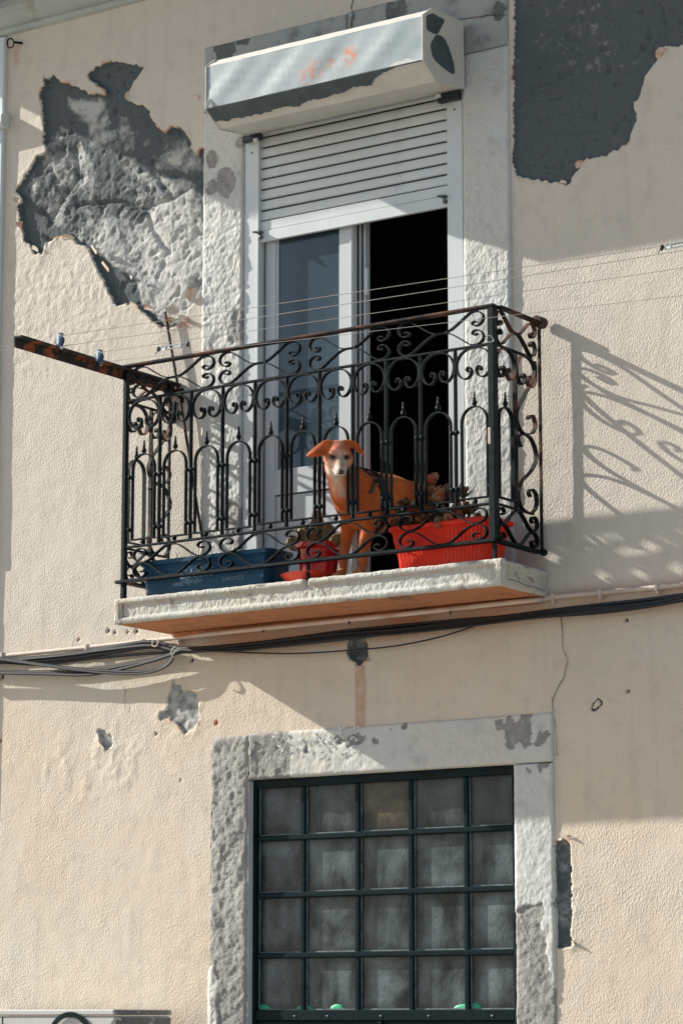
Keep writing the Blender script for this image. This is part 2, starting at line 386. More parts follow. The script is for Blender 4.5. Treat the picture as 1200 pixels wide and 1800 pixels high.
PG = poly3([(615,825),(640,850),(625,880),(600,900),(575,885),(585,850)], 3.6, 880, 1000)
DOTS = [(1103,1215,.006),(1100,1090,.006),(3,1190,.012),(336,1160,.011),(380,1271,.007),(190,1109,.008),(202,1112,.006),(224,1111,.006),(239,1110,.009),(138,1125,.005),(274,1290,.006),(0,1303,.006),(1102,1091,.004),(318,1372,.004)]
def wall_fn(X, Z):
    wx = X+.009*fbm(X, Z, 26, 3, 5, .7)+.005*fbm(X, Z, 80, 2, 9); wz = Z+.009*fbm(X, Z, 26, 3, 15, .7)+.005*fbm(X, Z, 80, 2, 19)
    sA = sdist(wx, wz, PA); sB = sdist(wx, wz, PB); sR = sdist(wx, wz, PR); sS = sdist(wx, wz, PS)
    sm = np.maximum.reduce([sdist(wx, wz, P) for P in (PC, PD, PE, PF)])
    bare = np.maximum.reduce([sA, sB, sm])
    sg = sdist(wx, wz, PG); ring = .004-np.abs(sg+.001); bare = np.maximum(bare, np.where(sg > -.1, ring, -1))
    h = .0022*fbm(X, Z, 3, 3, 40)+.0009*fbm(X, Z, 18, 3, 30)
    # coat lifting and buckling round the big hole
    near = np.exp(-np.clip(-bare, 0, 1)/.035)*(bare < 0)
    h = h+near*(.002+.006*np.clip(fbm(X, Z, 26, 4, 50, .6), 0, 1))
    bl = sst(Z, 4.1, 4.5)*(1-sst(Z, 4.75, 4.95))*sst(-X, 1.0, 1.25)
    h = h+bl*.0045*np.abs(fbm(X, Z, 24, 4, 61))
    blob = np.exp(-((X+1.2)**2/.10+(Z-2.62)**2/.02))+.8*np.exp(-((X+1.35)**2/.03+(Z-3.07)**2/.003))
    h = h+blob*.006*np.clip(fbm(X, Z, 20, 3, 71), 0, 1)
    dep = np.where(sB > -.15, .010, np.where(sA > -.15, .019, .010))
    inn = sst(bare, -.001, .005)
    stones = 1-np.abs(fbm(X, Z, 6.5, 2, 81))*1.6                                       # rounded rubble with clefts
    rough = .016*fbm(X, Z, 4.2, 3, 91)+.0055*fbm(X, Z, 40, 4, 101, .75)+.016*np.minimum(fbm(X, Z, 22, 3, 111)+.42, 0)*1.5
    cl = np.full_like(X, 1.)
    for P in ([(130, 357), (180, 352), (215, 353), (240, 365), (262, 358), (300, 345), (330, 325)], [(127, 262), (132, 310), (100, 350), (84, 386)], [(84, 386), (60, 372), (40, 350)], [(250, 360), (262, 400), (290, 440)], [(235, 245), (262, 300), (300, 345)]):
        Q = [un(a, b) for a, b in P]
        for a, b in zip(Q[:-1], Q[1:]):
            ex, ez = b.x-a.x, b.z-a.z; t = np.clip(((X-a.x)*ex+(Z-a.z)*ez)/(ex*ex+ez*ez), 0, 1); cl = np.minimum(cl, np.hypot(wx-a.x-t*ex, wz-a.z-t*ez))
    rough = rough-.013*(1-sst(cl, .0, .016))-.006*(1-sst(cl, .0, .05))
    rk = sst(sR, -.01, .015)
    cb_ = np.full_like(X, 1.)
    for P in ([(950, 235), (985, 225), (1015, 232), (1060, 228), (1085, 215), (1110, 190)], [(940, 205), (965, 200), (1000, 195), (1022, 183)], [(1160, 0), (1168, 30), (1172, 55), (1150, 75), (1145, 95)], [(1090, 108), (1110, 100), (1128, 86)], [(945, 275), (975, 250)], [(905, 280), (990, 295)]):
        Q = [un(a, b) for a, b in P]
        for a, b in zip(Q[:-1], Q[1:]):
            ex, ez = b.x-a.x, b.z-a.z; t = np.clip(((X-a.x)*ex+(Z-a.z)*ez)/(ex*ex+ez*ez), 0, 1); cb_ = np.minimum(cb_, np.hypot(wx-a.x-t*ex, wz-a.z-t*ez))
    hin = -.006*(1-sst(cb_, 0, .008))-.004*np.clip(fbm(X, Z, 34, 3, 821)-.32, 0, 1)*6-dep+rk*(.004+rough-.0*X)+(1-rk)*(.0022*fbm(X, Z, 14, 4, 121)+.0012*fbm(X, Z, 60, 2, 125))
    hin = np.where(sm > -.01, -.010+.004*fbm(X, Z, 40, 3, 131), hin)
    sE = sdist(wx, wz, PE); hin = np.where(sE > 0, -.012-.02*sst(sE, 0, .03)+.005*fbm(X, Z, 60, 2, 141), hin)
    sF = sdist(wx, wz, PF); hin = np.where(sF > -.005, -.016+.004*fbm(X, Z, 30, 3, 151), hin)
    h = h*(1-inn)+hin*inn
    for a, b, r in DOTS:
        c = un(a, b); d = np.hypot(X-c.x, Z-c.z); k = d < r*1.6
        h = np.where(k, h-.014*(1-sst(d, r*.5, r*1.3)), h); bare = np.maximum(bare, np.where(d < .05, r*.8-d, -1))
    tone = np.full_like(X, .12)
    ctr = np.exp(-((X+1.10)/.30)**2-((Z-4.74)/.16)**2)+.8*np.exp(-((X+.90)/.12)**2-((Z-4.45)/.28)**2)
    pit = np.clip(fbm(X, Z, 34, 3, 821)-.32, 0, 1)*3
    tone = np.where(sB > -.05, tone-.25*sst(-cb_, -.012, 0.)-.3*pit+.10*sst(fbm(X, Z, 5, 4, 831), .1, .5), tone)
    tone = np.where(sA > -.05, .12+.60*sst(sS, -.04, .03)*np.clip(.6+1.3*fbm(X, Z, 9, 4, 161, .6), 0, 1.2)+rk*(.26+.62*ctr+.6*fbm(X, Z, 7, 4, 171, .6)), tone)
    tone = np.where(sB > -.05, tone+.04+.10*fbm(X, Z, 3, 4, 181, .6), tone)
    tone = np.where(sm > -.02, .60, tone); tone = np.where(sF > -.02, .40, tone); tone = np.where(sE > -.02, .35, tone)
    for a, b, r in DOTS:
        c = un(a, b); tone = np.where(np.hypot(X-c.x, Z-c.z) < .03, -.3, tone)
    org = sst(Z, 2.97, 3.09)*(1-sst(Z, 3.13, 3.17))*sst(X, -.75, -.5)*(.55+.5*fbm(X, Z, 5, 3, 191))
    org = np.clip(org*(1-.6*sst(X, .3, 1.2)), 0, .75)
    c0 = un(632, 1172); c1 = un(630, 1290)
    wdt = .024+.004*fbm(X, Z, 9, 2, 201)
    stn = (1-sst(np.abs(X-(c0.x+.004)), wdt-.004, wdt+.003))*(1-sst(Z, c0.z-.005, c0.z+.02))*.55*(Z > 2.69)
    c2 = un(30, 85); stn = np.maximum(stn, .6*np.exp(-((X-c2.x)/.02)**2-((Z-c2.z+.03)/.05)**2))
    c3 = un(325, 570); stn = np.maximum(stn, .9*np.exp(-((X-c3.x)/.05)**2-((Z-c3.z)/.02)**2))
    edge = sst(-(X), 1.55, 1.8)*sst(Z, 5.3, 5.8)
    stn = np.maximum(stn, .25*edge*(.5+.5*fbm(X, Z, 12, 3, 211)))
    grain = .35+.65*(1-sst(Z, 5.15, 5.45)*(X < 0)*1.0)
    return h, {'bare': bare, 'tone': tone, 'orange': org, 'stain': stn, 'grain': grain}, 0*X

# ------------------------------------------------------------------ the setting
setting('street', MB().add([(-400, -400, 0), (400, -400, 0), (400, 400, 0), (-400, 400, 0)], [(0, 1, 2, 3)]), M['asphalt'])

DX0, DX1, DZ0, DZ1 = -.505, .53, 3.222, 5.26       # door opening
WX0, WX1, WZ0, WZ1 = -.468, .724, .6, 2.525         # lower window opening
def skipper(x, z):
    a = (x > -.702) & (x < .730) & (z > 3.19) & (z < 5.53)
    b = (x > -.648) & (x < .882) & (z > .55) & (z < 2.697)
    return a | b
house = thing('house', (0, 0, 0), 'cream rendered old house front with peeling plaster, one door with balcony and one gridded window', 'house')
FX0, FX1, FZ0, FZ1 = -2.0, 1.65, 1.4, 6.15
wm = sheet('wall', FX0, FX1, FZ0, FZ1, .0058, 0, wall_fn, M['wall'], skip=skipper)
wall = place('wall', wm, house); wall['label'] = 'cream textured render, broken away in two large patches'
# the rest of the facade round the detailed field, and the thickness of the wall behind it
wb = MB()
def flat_fn(X, Z): return 0*X, {}, 0*X
for (a, b, c, d) in ((-7, FX0, 0, 9), (FX1, 7, 0, 9), (FX0, FX1, FZ1, 9), (FX0, FX1, 0, FZ0)):
    place('wall', sheet('wall', a, b, c, d, 1.5, 0.0012, flat_fn, M['wall']), house)
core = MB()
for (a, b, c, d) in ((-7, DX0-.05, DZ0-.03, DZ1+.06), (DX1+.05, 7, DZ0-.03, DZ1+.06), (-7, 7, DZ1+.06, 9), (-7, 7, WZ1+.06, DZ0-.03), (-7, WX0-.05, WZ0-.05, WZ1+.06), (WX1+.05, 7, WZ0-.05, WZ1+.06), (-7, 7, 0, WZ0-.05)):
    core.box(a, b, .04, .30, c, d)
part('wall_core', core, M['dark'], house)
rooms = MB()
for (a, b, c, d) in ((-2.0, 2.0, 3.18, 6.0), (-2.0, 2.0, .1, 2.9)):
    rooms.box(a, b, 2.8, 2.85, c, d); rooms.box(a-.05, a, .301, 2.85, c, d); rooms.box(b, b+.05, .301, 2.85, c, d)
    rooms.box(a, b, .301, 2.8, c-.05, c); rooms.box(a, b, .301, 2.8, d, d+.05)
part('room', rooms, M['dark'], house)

# stones round the door
def stone_fn(x0, x1, z0, z1, rough=.004, barefn=None, tone=.5, rnd=.008, grain=1.):
    def f(X, Z):
        wx = X+.022*fbm(X, Z, 24, 4, 305, .75); wz = Z+.022*fbm(X, Z, 24, 4, 315, .75)
        bare = barefn(wx, wz) if barefn else np.full_like(X, -1.)
        e = np.minimum(np.minimum(X-x0, x1-X), np.minimum(Z-z0, z1-Z))+.003*fbm(X, Z, 30, 2, 325)
        h = rough*(.6*fbm(X, Z, 14, 3, 335)+.8*fbm(X, Z, 48, 3, 345, .7)) - .006*(1-sst(e, -.001, rnd))
        inn = sst(bare, -.002, .004)
        h = h-inn*(.003+.0*X)+inn*(.0075*fbm(X, Z, 17, 5, 355, .75)+.003*np.minimum(fbm(X, Z, 38, 3, 365)+.35, 0)*2)
        return h, {'bare': bare, 'tone': np.full_like(X, tone)+.2*fbm(X, Z, 5, 2, 375), 'grain': np.full_like(X, grain)}, 0*X
    return f
ds = place('door_surround', None, house); ds.name = 'door_surround'
def stone(x0, x1, z0, z1, m, fn, parent, name='stone', y0=-.013, step=.006, label=None):
    o = place(name, sheet(name, x0, x1, z0, z1, step, y0, fn, m, skirt=.055), parent)
    if label: o['label'] = label
    return o
def near_pts(lst):
    P = [(un(a, b), r) for a, b, r in lst]
    def f(X, Z):
        o = np.full_like(X, -1.)
        for p, r in P: o = np.maximum(o, r-np.hypot(X-p.x, (Z-p.z)*.8))
        return o
    return f
stone(-.708, -.507, 3.18, 5.258, M['stone'], stone_fn(-.708, -.507, 3.18, 5.258, .0055, near_pts([(400, 320, .05), (375, 330, .03), (415, 585, .035), (420, 560, .03), (425, 930, .06), (410, 905, .035), (375, 620, .02), (372, 100, .06), (375, 280, .03), (425, 250, .02)])), ds, label='left jamb, whitewashed and rough')
stone(.532, .736, 3.18, 5.258, M['stone'], stone_fn(.532, .736, 3.18, 5.258, .0035, near_pts([(852, 75, .012)]), tone=.3), ds, label='right jamb, smoother whitewash')
stone(-.708, -.002, 5.262, 5.539, M['lintel'], stone_fn(-.708, -.002, 5.262, 5.539, .003, near_pts([(400, 90, .05), (430, 60, .04), (372, 130, .04)]), tone=.1, grain=.6), ds, label='left half of the lintel, stained grey')
stone(.002, .736, 5.262, 5.545, M['lintel'], stone_fn(.002, .736, 5.262, 5.545, .003, near_pts([(880, 20, .03), (700, 20, .05)]), tone=.25, grain=.6), ds, label='right half of the lintel, stained grey')
# stones round the lower window
wsur = place('window_surround', None, house)
def jl(X, Z): return np.where(Z > -9, .2+.0*X, 0) - 0*X
def bareL(X, Z):
    p = un(372, 1760); q = un(380, 1800)
    return .09-np.maximum(0, 1.5*(.10-np.hypot((X-p.x), (Z-p.z)*.30)))
def bareT(X, Z):
    a = un(500, 1330); o = (a.x+.02)-X+.03*fbm(X, Z, 10, 3, 401)
    for (px, py, r) in ((915, 1288, .055), (925, 1262, .03), (955, 1300, .025), (880, 1275, .02), (640, 1268, .01), (715, 1278, .014), (690, 1282, .010), (600, 1300, .02), (630, 1297, .03), (660, 1305, .015), (540, 1320, .012), (500, 1310, .02), (560, 1305, .01)):
        p = un(px, py); o = np.maximum(o, r*(1+.9*fbm(X, Z, 30, 3, 411))-np.hypot(X-p.x, (Z-p.z)))
    return o
def bareRj(X, Z):
    p = un(940, 1590); base = (p.z-Z)+.55*(X-.80)*(-1)*0+.35*(.80-X)*(-1)
    o = np.minimum(base, .835-X+.02*fbm(X, Z, 12, 3, 421)+.25*np.clip(p.z-.1-Z, 0, 1))
    for (px, py, r) in ((950, 1350, .012), (955, 1340, .02), (930, 1355, .008), (978, 1485, .012), (981, 1520, .010), (981, 1600, .012), (982, 1560, .008)):
        q = un(px, py); o = np.maximum(o, r*(1+.7*fbm(X, Z, 30, 3, 431))-np.hypot(X-q.x, (Z-q.z)*.6))
    return o
stone(-.654, -.470, .55, 2.700, M['stone'], stone_fn(-.654, -.470, .55, 2.700, .005, bareL, tone=.42, rnd=.015), wsur, y0=-.008, label='left jamb, bare pitted grey stone')
stone(-.466, .888, 2.527, 2.703, M['stone'], stone_fn(-.466, .888, 2.527, 2.703, .003, bareT, tone=.35, grain=.45), wsur, y0=-.010, label='lintel, whitewash flaking to grey')
stone(.724, .888, .55, 2.523, M['stone'], stone_fn(.724, .888, .55, 2.523, .003, bareRj, tone=.5, grain=.5), wsur, y0=-.010, label='right jamb, white above and bare stone below')

# cornice, pilaster at the left, unseen overhang above the picture, shaped to cast the upper shadow
cb = MB()
prof = [(.0, 5.815), (-.018, 5.82), (-.022, 5.84), (-.012, 5.85), (-.03, 5.865), (-.052, 5.89), (-.060, 5.92), (-.050, 5.955), (-.03, 5.965), (-.065, 5.99), (-.07, 6.03), (.0, 6.03)]
cb.prism(prof, -3.6, 2.6, 'yz')
part('cornice', cb, M['moulding'], house, label='pale horizontal moulding along the top')
pb = MB().box(-2.15, -1.785, -.020, .02, 3.5, 5.395, .006); pb.box(-2.15, -1.785, -.020, .02, 5.46, 5.812, .006)
pb.box(-2.15, -1.800, -.018, .02, 1.0, 3.5, .006)
pb.prism([(-.0, 5.39), (-.045, 5.395), (-.055, 5.41), (-.055, 5.44), (-.045, 5.455), (0, 5.462)], -2.15, -1.765, 'yz')
part('pilaster', pb, M['alu'], house, label='pale blue strip with a rounded band at the left edge')
ev = MB(); EZ = 6.20; ED = .60
ev.box(-2.97, 6.5, -ED, .0, EZ, EZ+.12)
part('shadow_eave', ev, M['roofm'], house)

# cracks
def ribbon(pts, w, y=-.0032):
    mb = MB(); P = [un(a, b) for a, b in pts]; Q = []
    for i in range(len(P)-1):
        for k in range(5):
            t = k/5; p = P[i].lerp(P[i+1], t); Q.append(Vector((p.x+random.uniform(-.0025, .0025), y, p.z+random.uniform(-.002, .002))))
    Q.append(Vector((P[-1].x, y, P[-1].z)))
    mb.tube(Q, [w*(.6+.8*random.random()) for _ in Q], 4); return mb
for pts, w in (([(985, 1080), (990, 1110), (988, 1135), (998, 1160), (992, 1190), (975, 1220), (970, 1240), (973, 1252)], .0011),
               ([(975, 1262), (978, 1300), (980, 1330)], .0009), ([(221, 1205), (220, 1225), (221, 1250)], .0007)):
    part('crack', ribbon(pts, w), M['crack'], wall)
part('crack', ribbon([(625, 0), (622, 12), (624, 30), (620, 50), (622, 62)], .0022, -.0165), M['crack'], ds)
part('crack', ribbon([(775, 38), (800, 36), (830, 33), (860, 28), (893, 27)], .0016, -.0165), M['crack'], ds)
part('crack', ribbon([(447, 1300), (443, 1330), (437, 1365)], .003, -.012), M['stone'], wsur)
part('crack', ribbon([(907, 1600), (915, 1625), (925, 1650), (938, 1680)], .0008, -.0125), M['crack'], wsur)

# curled paint flakes on the torn edges: (x, y, length, width, turn) measured on the wall
def flake(px, py, ln, wd, ang, curl=1.6):
    c = un(px, py); mb = MB(); n = 7; V = []; F = []
    ca, sa = math.cos(ang), math.sin(ang)
    for i in range(n):
        t = i/(n-1); th = curl*t; out = ln/curl*(1-math.cos(th)); al = ln/curl*math.sin(th)
        for j in range(5):
            s = (j/4-.5)*wd*(1-.65*t*t)+random.uniform(-1, 1)*.05*wd*t
            V.append((c.x+ca*al-sa*s, c.y-.004-out, c.z+sa*al+ca*s))
    k = len(V); V += [(x+.0012, y+.0012, z) for x, y, z in V]
    for i in range(n-1):
        for j in range(4):
            a = i*5+j; F += [(a, a+1, a+6, a+5), (a+k, a+5+k, a+6+k, a+1+k)]
    for i in range(n-1):
        a = i*5; F.append((a, a+5, a+5+k, a+k)); a = i*5+4; F.append((a, a+k, a+5+k, a+5))
    e = (n-1)*5
    for j in range(4): F += [(e+j, e+j+1, e+j+1+k, e+j+k), (j, j+k, j+1+k, j+1)]
    return mb.add(V, F)
M['flake'] = mat('paint_flake', CREAM, .85, bump=.001, bscale=80, var=.1, col2=(.6, .3, .17), c2scale=18, c2thr=(.5, .62))
M['wflake'] = mat('white_flake', (.62, .66, .65), .7, bump=.0008, bscale=80, var=.12)
D2 = math.pi
for a in ((312, 540, .055, .05, 3.6), (345, 520, .05, .06, 2.8), (300, 568, .03, .06, 1.7), (322, 565, .035, .05, 1.4), (230, 488, .02, .02, .5), (262, 545, .03, .05, 1.3), (235, 540, .03, .05, 1.1), (185, 470, .025, .06, .7),
          (165, 440, .025, .05, .6), (120, 420, .025, .07, 1.4), (62, 440, .03, .04, 1.0), (40, 395, .03, .03, 2.9), (33, 352, .025, .03, 2.8), (345, 175, .02, .03, 1.2), (228, 168, .02, .04, 2.9), (1020, 290, .02, .035, 2.3), (1165, 95, .03, .05, 2.4), (915, 318, .016, .02, 1.6), (935, 322, .014, .022, 1.7), (960, 322, .014, .02, 1.5), (990, 322, .016, .03, 1.3),
          (178, 1312, .014, .04, .8), (1002, 1474, .018, .02, 1.9), (985, 1474, .014, .014, -1.5), (1006, 1660, .02, .02, .4), (645, 1160, .012, .02, .1)):
    part('paint_flake', flake(*a), M['flake'], wall, smooth=True)
for _ in range(60):
    px = random.uniform(470, 640); py = 1318-(px-470)*.075+random.uniform(-30, 26)
    f = flake(px, py, random.uniform(.006, .013), random.uniform(.008, .018), random.uniform(2.2, 4.6), random.uniform(.3, .7))
    f.v = [(x, y-.010, z) for x, y, z in f.v]; part('paint_flake', f, M['wflake'], wsur, smooth=True)

# ------------------------------------------------------------------ balcony slab
slab = place('balcony_slab', None, house); slab['label'] = 'shallow balcony slab with a rough white edge'
SX0, SX1, SY, SZ0, SZ1 = -.862, .888, -.352, 3.124, 3.222
def slab_fn(x0, x1, rim=True):
    def f(X, Z):
        e = np.minimum(X-x0, x1-X); t = SZ1-Z; b = Z-SZ0
        rimm = np.maximum.reduce([1-sst(t, .018, .026), 1-sst(b, .018, .026), 1-sst(e, .022, .03)]) if rim else np.maximum(1-sst(t, .02, .03), 1-sst(b, .026, .036))*.6
        h = -.011*(1-rimm)+.0012*fbm(X, Z, 16, 3, 501)+.0012*(1.6-rimm)*fbm(X, Z, 70, 2, 511)-.008*(1-sst(t+.006*fbm(X, Z, 14, 3, 521), 0, .006))-.005*(1-sst(b, 0, .008))
        nick = np.exp(-((X-.045)/.008)**2)*sst(Z, 3.18, 3.22); h = h-.018*nick
        dz = (.004*fbm(X, 0*Z, 22, 4, 531, .7)-.010*nick)*sst(Z, 3.185, 3.222)+.002*fbm(X, Z, 30, 2, 541)*(1-sst(Z, SZ0, SZ0+.02))
        bare = (fbm(X, Z, 16, 4, 551, .7)*.05-.021)+.03*(1-sst(t, .0, .02))*fbm(X, Z, 30, 2, 561)
        return h, {'bare': bare, 'tone': .5+.3*fbm(X, Z, 8, 2, 571), 'grain': .9+.5*(1-rimm), 'stain': (.8*np.clip(fbm(X, Z, 9, 3, 581)-.15, 0, 1) if not rim else .55*np.clip(fbm(X, Z, 9, 3, 581)-.25, 0, 1)+.55*np.exp(-((t-.026)/.004)**2)*np.clip(.4+fbm(X, Z, 10, 3, 591), 0, 1))}, dz
    return f
place('front_edge', sheet('front_edge', SX0, SX1, SZ0, SZ1, .005, SY, slab_fn(SX0, SX1), M['slab'], skirt=.03), slab)
place('side_edge', sheet('side_edge', SY+.005, -.001, SZ0, SZ1, .005, SX1-.006, slab_fn(SY, 0, False), M['slab'], skirt=.03, axis='x', sgn=1), slab)
place('side_edge', sheet('side_edge', SY+.005, -.001, SZ0, SZ1, .01, SX0+.006, slab_fn(SY, 0, False), M['slab'], skirt=.03, axis='x', sgn=-1), slab)
part('floor', MB().box(SX0+.014, SX1-.020, SY+.018, .30, 3.16, 3.221), M['slab'], slab)
part('soffit', MB().box(SX0+.012, SX1-.018, SY+.016, .03, SZ0-.002, 3.158).box(-.80, .86, -.055, .0, 3.104, 3.1215, .004), M['under'], slab, label='orange painted underside')
part('crack', MB().tube([(-.82, SY-.002, 3.205), (-.822, SY-.001, 3.18), (-.835, SY-.001, 3.155), (-.838, SY-.002, 3.135)], .0012, 4), M['crack'], slab)
part('crack', MB().tube([(.05, SY-.004, 3.215), (.055, SY-.006, 3.19)], .002, 4), M['crack'], slab)
part('crack', MB().tube([(SX1+.001, -.30, 3.152), (SX1+.001, -.24, 3.150), (SX1+.001, -.18, 3.143), (SX1+.001, -.13, 3.146), (SX1+.001, -.05, 3.14)], .0014, 4), M['crack'], slab)

# ------------------------------------------------------------------ balcony railing
rail = thing('balcony_railing', (0, -.33, 3.222), 'black wrought iron balcony railing with arches, finials and scrolls', 'railing')
RY = -.33; XL, XR = -.832, .85
ZT, Z2, ZLM, ZB = 4.145, 4.010, 3.425, 3.290
VX = [XL, -.664, -.512, -.360, -.207, -.059, .091, .241, .390, .540, .690, XR]
def rp(name, mb, m=None, smooth=False, label=None): return part(name, mb, m or M['iron'], rail, smooth, label)
def inst(name, me, x, y=RY, z=0.0, sc=None, rot=None):
    o = place(name, me, rail); o.location = (x-0, y-RY, z-3.222)
    if sc: o.scale = sc
    if rot is not None: o.rotation_euler = (0, 0, rot)
    return o
rp('post', MB().box(XL-.011, XL+.007, RY-.011, RY+.011, 3.20, ZT, .002))
rp('post', MB().box(XR-.016, XR+.010, RY-.014, RY+.018, ZB-.005, ZT, .002).box(XR-.009, XR+.004, RY-.006, RY+.008, 3.21, ZB), label='thick corner post')
rp('post', MB().box(.864, .876, -.038, -.029, ZB-.01, ZT, .002), M['rusty'], label='rusty post beside the wall')
rp('post', MB().box(-.842, -.830, -.054, -.044, ZB-.01, ZT, .002), M['rusty'], label='rusty post beside the wall')
rp('foot', MB().box(.035, .045, RY-.006, RY+.006, 3.21, ZB))
tb = MB().box(XL-.012, XR+.012, RY-.016, RY+.016, ZT, ZT+.011, .003)
rp('top_rail', tb, M['rusty'])
rp('top_rail', MB().box(XR, XR+.028, RY+.0165, -.020, ZT-.002, ZT+.009, .003).tube([(.872, -.06, ZT+.002), (.875, -.012, ZT+.003)], .022, 10), M['rusty'], label='rusty side rail fixed into the wall')
for z, h in ((Z2, .008), (ZLM, .008)):
    rp('cross_rail', MB().box(XL+.007, XR-.016, RY-.009, RY+.009, z-h/2, z+h/2, .0015))
    rp('cross_rail', MB().box(XR-.004, XR+.008, RY+.018, -.062, z-h/2, z+h/2, .0015))
    rp('cross_rail', MB().box(XL-.012, XL-.000, RY+.011, -.062, z-h/2, z+h/2, .0015))
rp('bottom_rail', MB().box(XL-.035, XR+.010, RY-.018, RY+.012, ZB-.006, ZB+.006, .002))
rp('bottom_rail', MB().box(XR-.012, XR+.020, RY+.012, -.02, ZB-.007, ZB+.005, .002).ball((.874, -.028, ZB-.004), (.014, .018, .014)))
rp('bottom_rail', MB().box(XL-.020, XL+.010, RY+.012, -.02, ZB-.007, ZB+.005, .002), M['rusty'])
bar = MB().box(-.0038, .0038, -.009, .009, ZLM+.004, Z2-.004, .0012).mesh('baluster', M['iron'])
for x in VX[1:-1]: inst('baluster', bar, x)
sbar = MB().box(-.009, .009, -.0038, .0038, ZLM+.004, Z2-.004, .0012).mesh('baluster', M['rusty'])
inst('baluster', sbar, XR+.004, -.185); inst('baluster', sbar, XL-.006, -.165)
TH, WD = .0042, .017
def mir(p): return [(-a, b) for a, b in p][::-1]
def omega(w=.071):
    k = w/.071
    h = [(0, -.001), (.030*k, -.005), (.055*k, -.022), (.069*k, -.050), (.066*k, -.082), (.050*k, -.105), (.032*k, -.111), (.017*k, -.103), (.010*k, -.087), (.014*k, -.073), (.024*k, -.070), (.029*k, -.079), (.025*k, -.085)]
    return crom(mir(h)+h[1:], 4)
om = MB().strip(omega(), TH, WD).ball((.024, 0, -.083), (.005, WD*.4, .005), 6, 4).ball((-.024, 0, -.083), (.005, WD*.4, .005), 6, 4).mesh('ring_scroll', M['iron'], smooth=True)
oms = MB().strip(omega(.066), TH, WD, 'yz').mesh('ring_scroll', M['rusty'], smooth=True)
for i in range(11): inst('ring_scroll', om, (VX[i]+VX[i+1])/2+(.004 if i == 0 else 0), z=Z2-.004, sc=((.97+.04*random.random())*(1.06 if i in (0, 10) else 1), 1, .97+.06*random.random()))
for x in (XR+.004, XL-.006):
    inst('ring_scroll', oms, x, -.252, Z2-.004); inst('ring_scroll', oms, x, -.107, Z2-.004, sc=(1, 1.05, 1))
# arches
def arch(hw=.054, zt=3.787, zb=3.452):
    r = hw; p = [(hw, zb), (hw, (zb+zt-r)/2)]+[(r*math.cos(a), zt-r*1.05+r*1.05*math.sin(a)) for a in [math.pi*k/14 for k in range(15)]]+[(-hw, (zb+zt-r)/2), (-hw, zb)]
    return p
am = MB().strip(arch(), TH, WD).box(-.062, .060, -.0085, .0085, 3.448, 3.453).mesh('arch', M['iron'], smooth=True)
fin = MB().lathe([(.003, .0), (.007, .003), (.0105, .011), (.0085, .019), (.005, .023), (.0065, .028), (.0045, .034), (.0045, .040), (.003, .054)], (0, 0, 3.789), 8).mesh('finial', M['iron'], smooth=True)
knob = MB().ball((0, 0, 0), (.0085, .011, .0085), 8, 6).mesh('rivet_ball', M['iron'], smooth=True)
small = MB().ball((0, 0, 0), (.010, .010, .010), 8, 6).mesh('rivet_ball', M['iron'], smooth=True)
for i in range(11):
    xc = (VX[i]+VX[i+1])/2+(.006 if i == 0 else 0)
    inst('arch', am, xc, z=random.uniform(-.003, .003)); inst('finial', fin, xc); inst('rivet_ball', small, xc, z=3.440)
    if i == 10: inst('rivet_ball', knob, xc+.0625, z=3.68); inst('rivet_ball', knob, xc+.0625, z=3.49)
    else:
        for z in (3.70, 3.492): inst('rivet_ball', knob, xc+.0625, RY-.004, z); inst('rivet_ball', knob, VX[i+1]+.0085, RY-.004, z)
    if i == 0:
        for z in (3.70, 3.492): inst('rivet_ball', knob, xc-.064, RY-.004, z)
ams = MB().strip(arch(.050), TH, WD, 'yz').box(-.0085, .0085, -.056, .056, 3.448, 3.453).mesh('arch', M['iron'], smooth=True)
for x in (XR+.004, XL-.006): inst('arch', ams, x, -.255); inst('finial', fin, x, -.255)
# tall lyre scroll beside the wall on each side
ly = crom([(-.045, -.31), (-.052, -.335), (-.02, -.35), (.040, -.32), (.052, -.26), (.02, -.16), (-.045, -.06), (-.052, .02), (-.03, .085), (.02, .10), (.048, .075), (.045, .045), (.02, .04), (.018, .058)], 6)
lo = crom([(.03, -.22), (.045, -.19), (.03, -.15), (-.01, -.14), (-.05, -.18), (-.045, -.24), (.0, -.30), (.045, -.36), (.05, -.42), (.02, -.47), (-.03, -.46), (-.045, -.42), (-.02, -.40), (-.012, -.42)], 6)
la = crom([(.045, .0), (.05, -.03), (.035, -.07), (.0, -.13), (-.045, -.20), (-.05, -.25), (-.02, -.285), (.03, -.275), (.048, -.24), (.035, -.21), (.012, -.215), (.012, -.228)], 6)
lb = crom([(-.03, -.34), (-.045, -.31), (-.02, -.29), (.02, -.295), (.045, -.33), (.05, -.37), (.02, -.42), (-.03, -.47), (-.048, -.52), (-.03, -.565), (.02, -.575), (.048, -.54), (.047, -.50), (.025, -.485), (.008, -.50), (.016, -.515)], 6)
lym = MB().strip(la, TH, WD, 'yz').strip(lb, TH, WD, 'yz').mesh('tall_scroll', M['rusty'], smooth=True)
for x in (XR+.004, XL-.006): inst('tall_scroll', lym, x, -.108, Z2-.01, sc=(1, 1.35, 1))
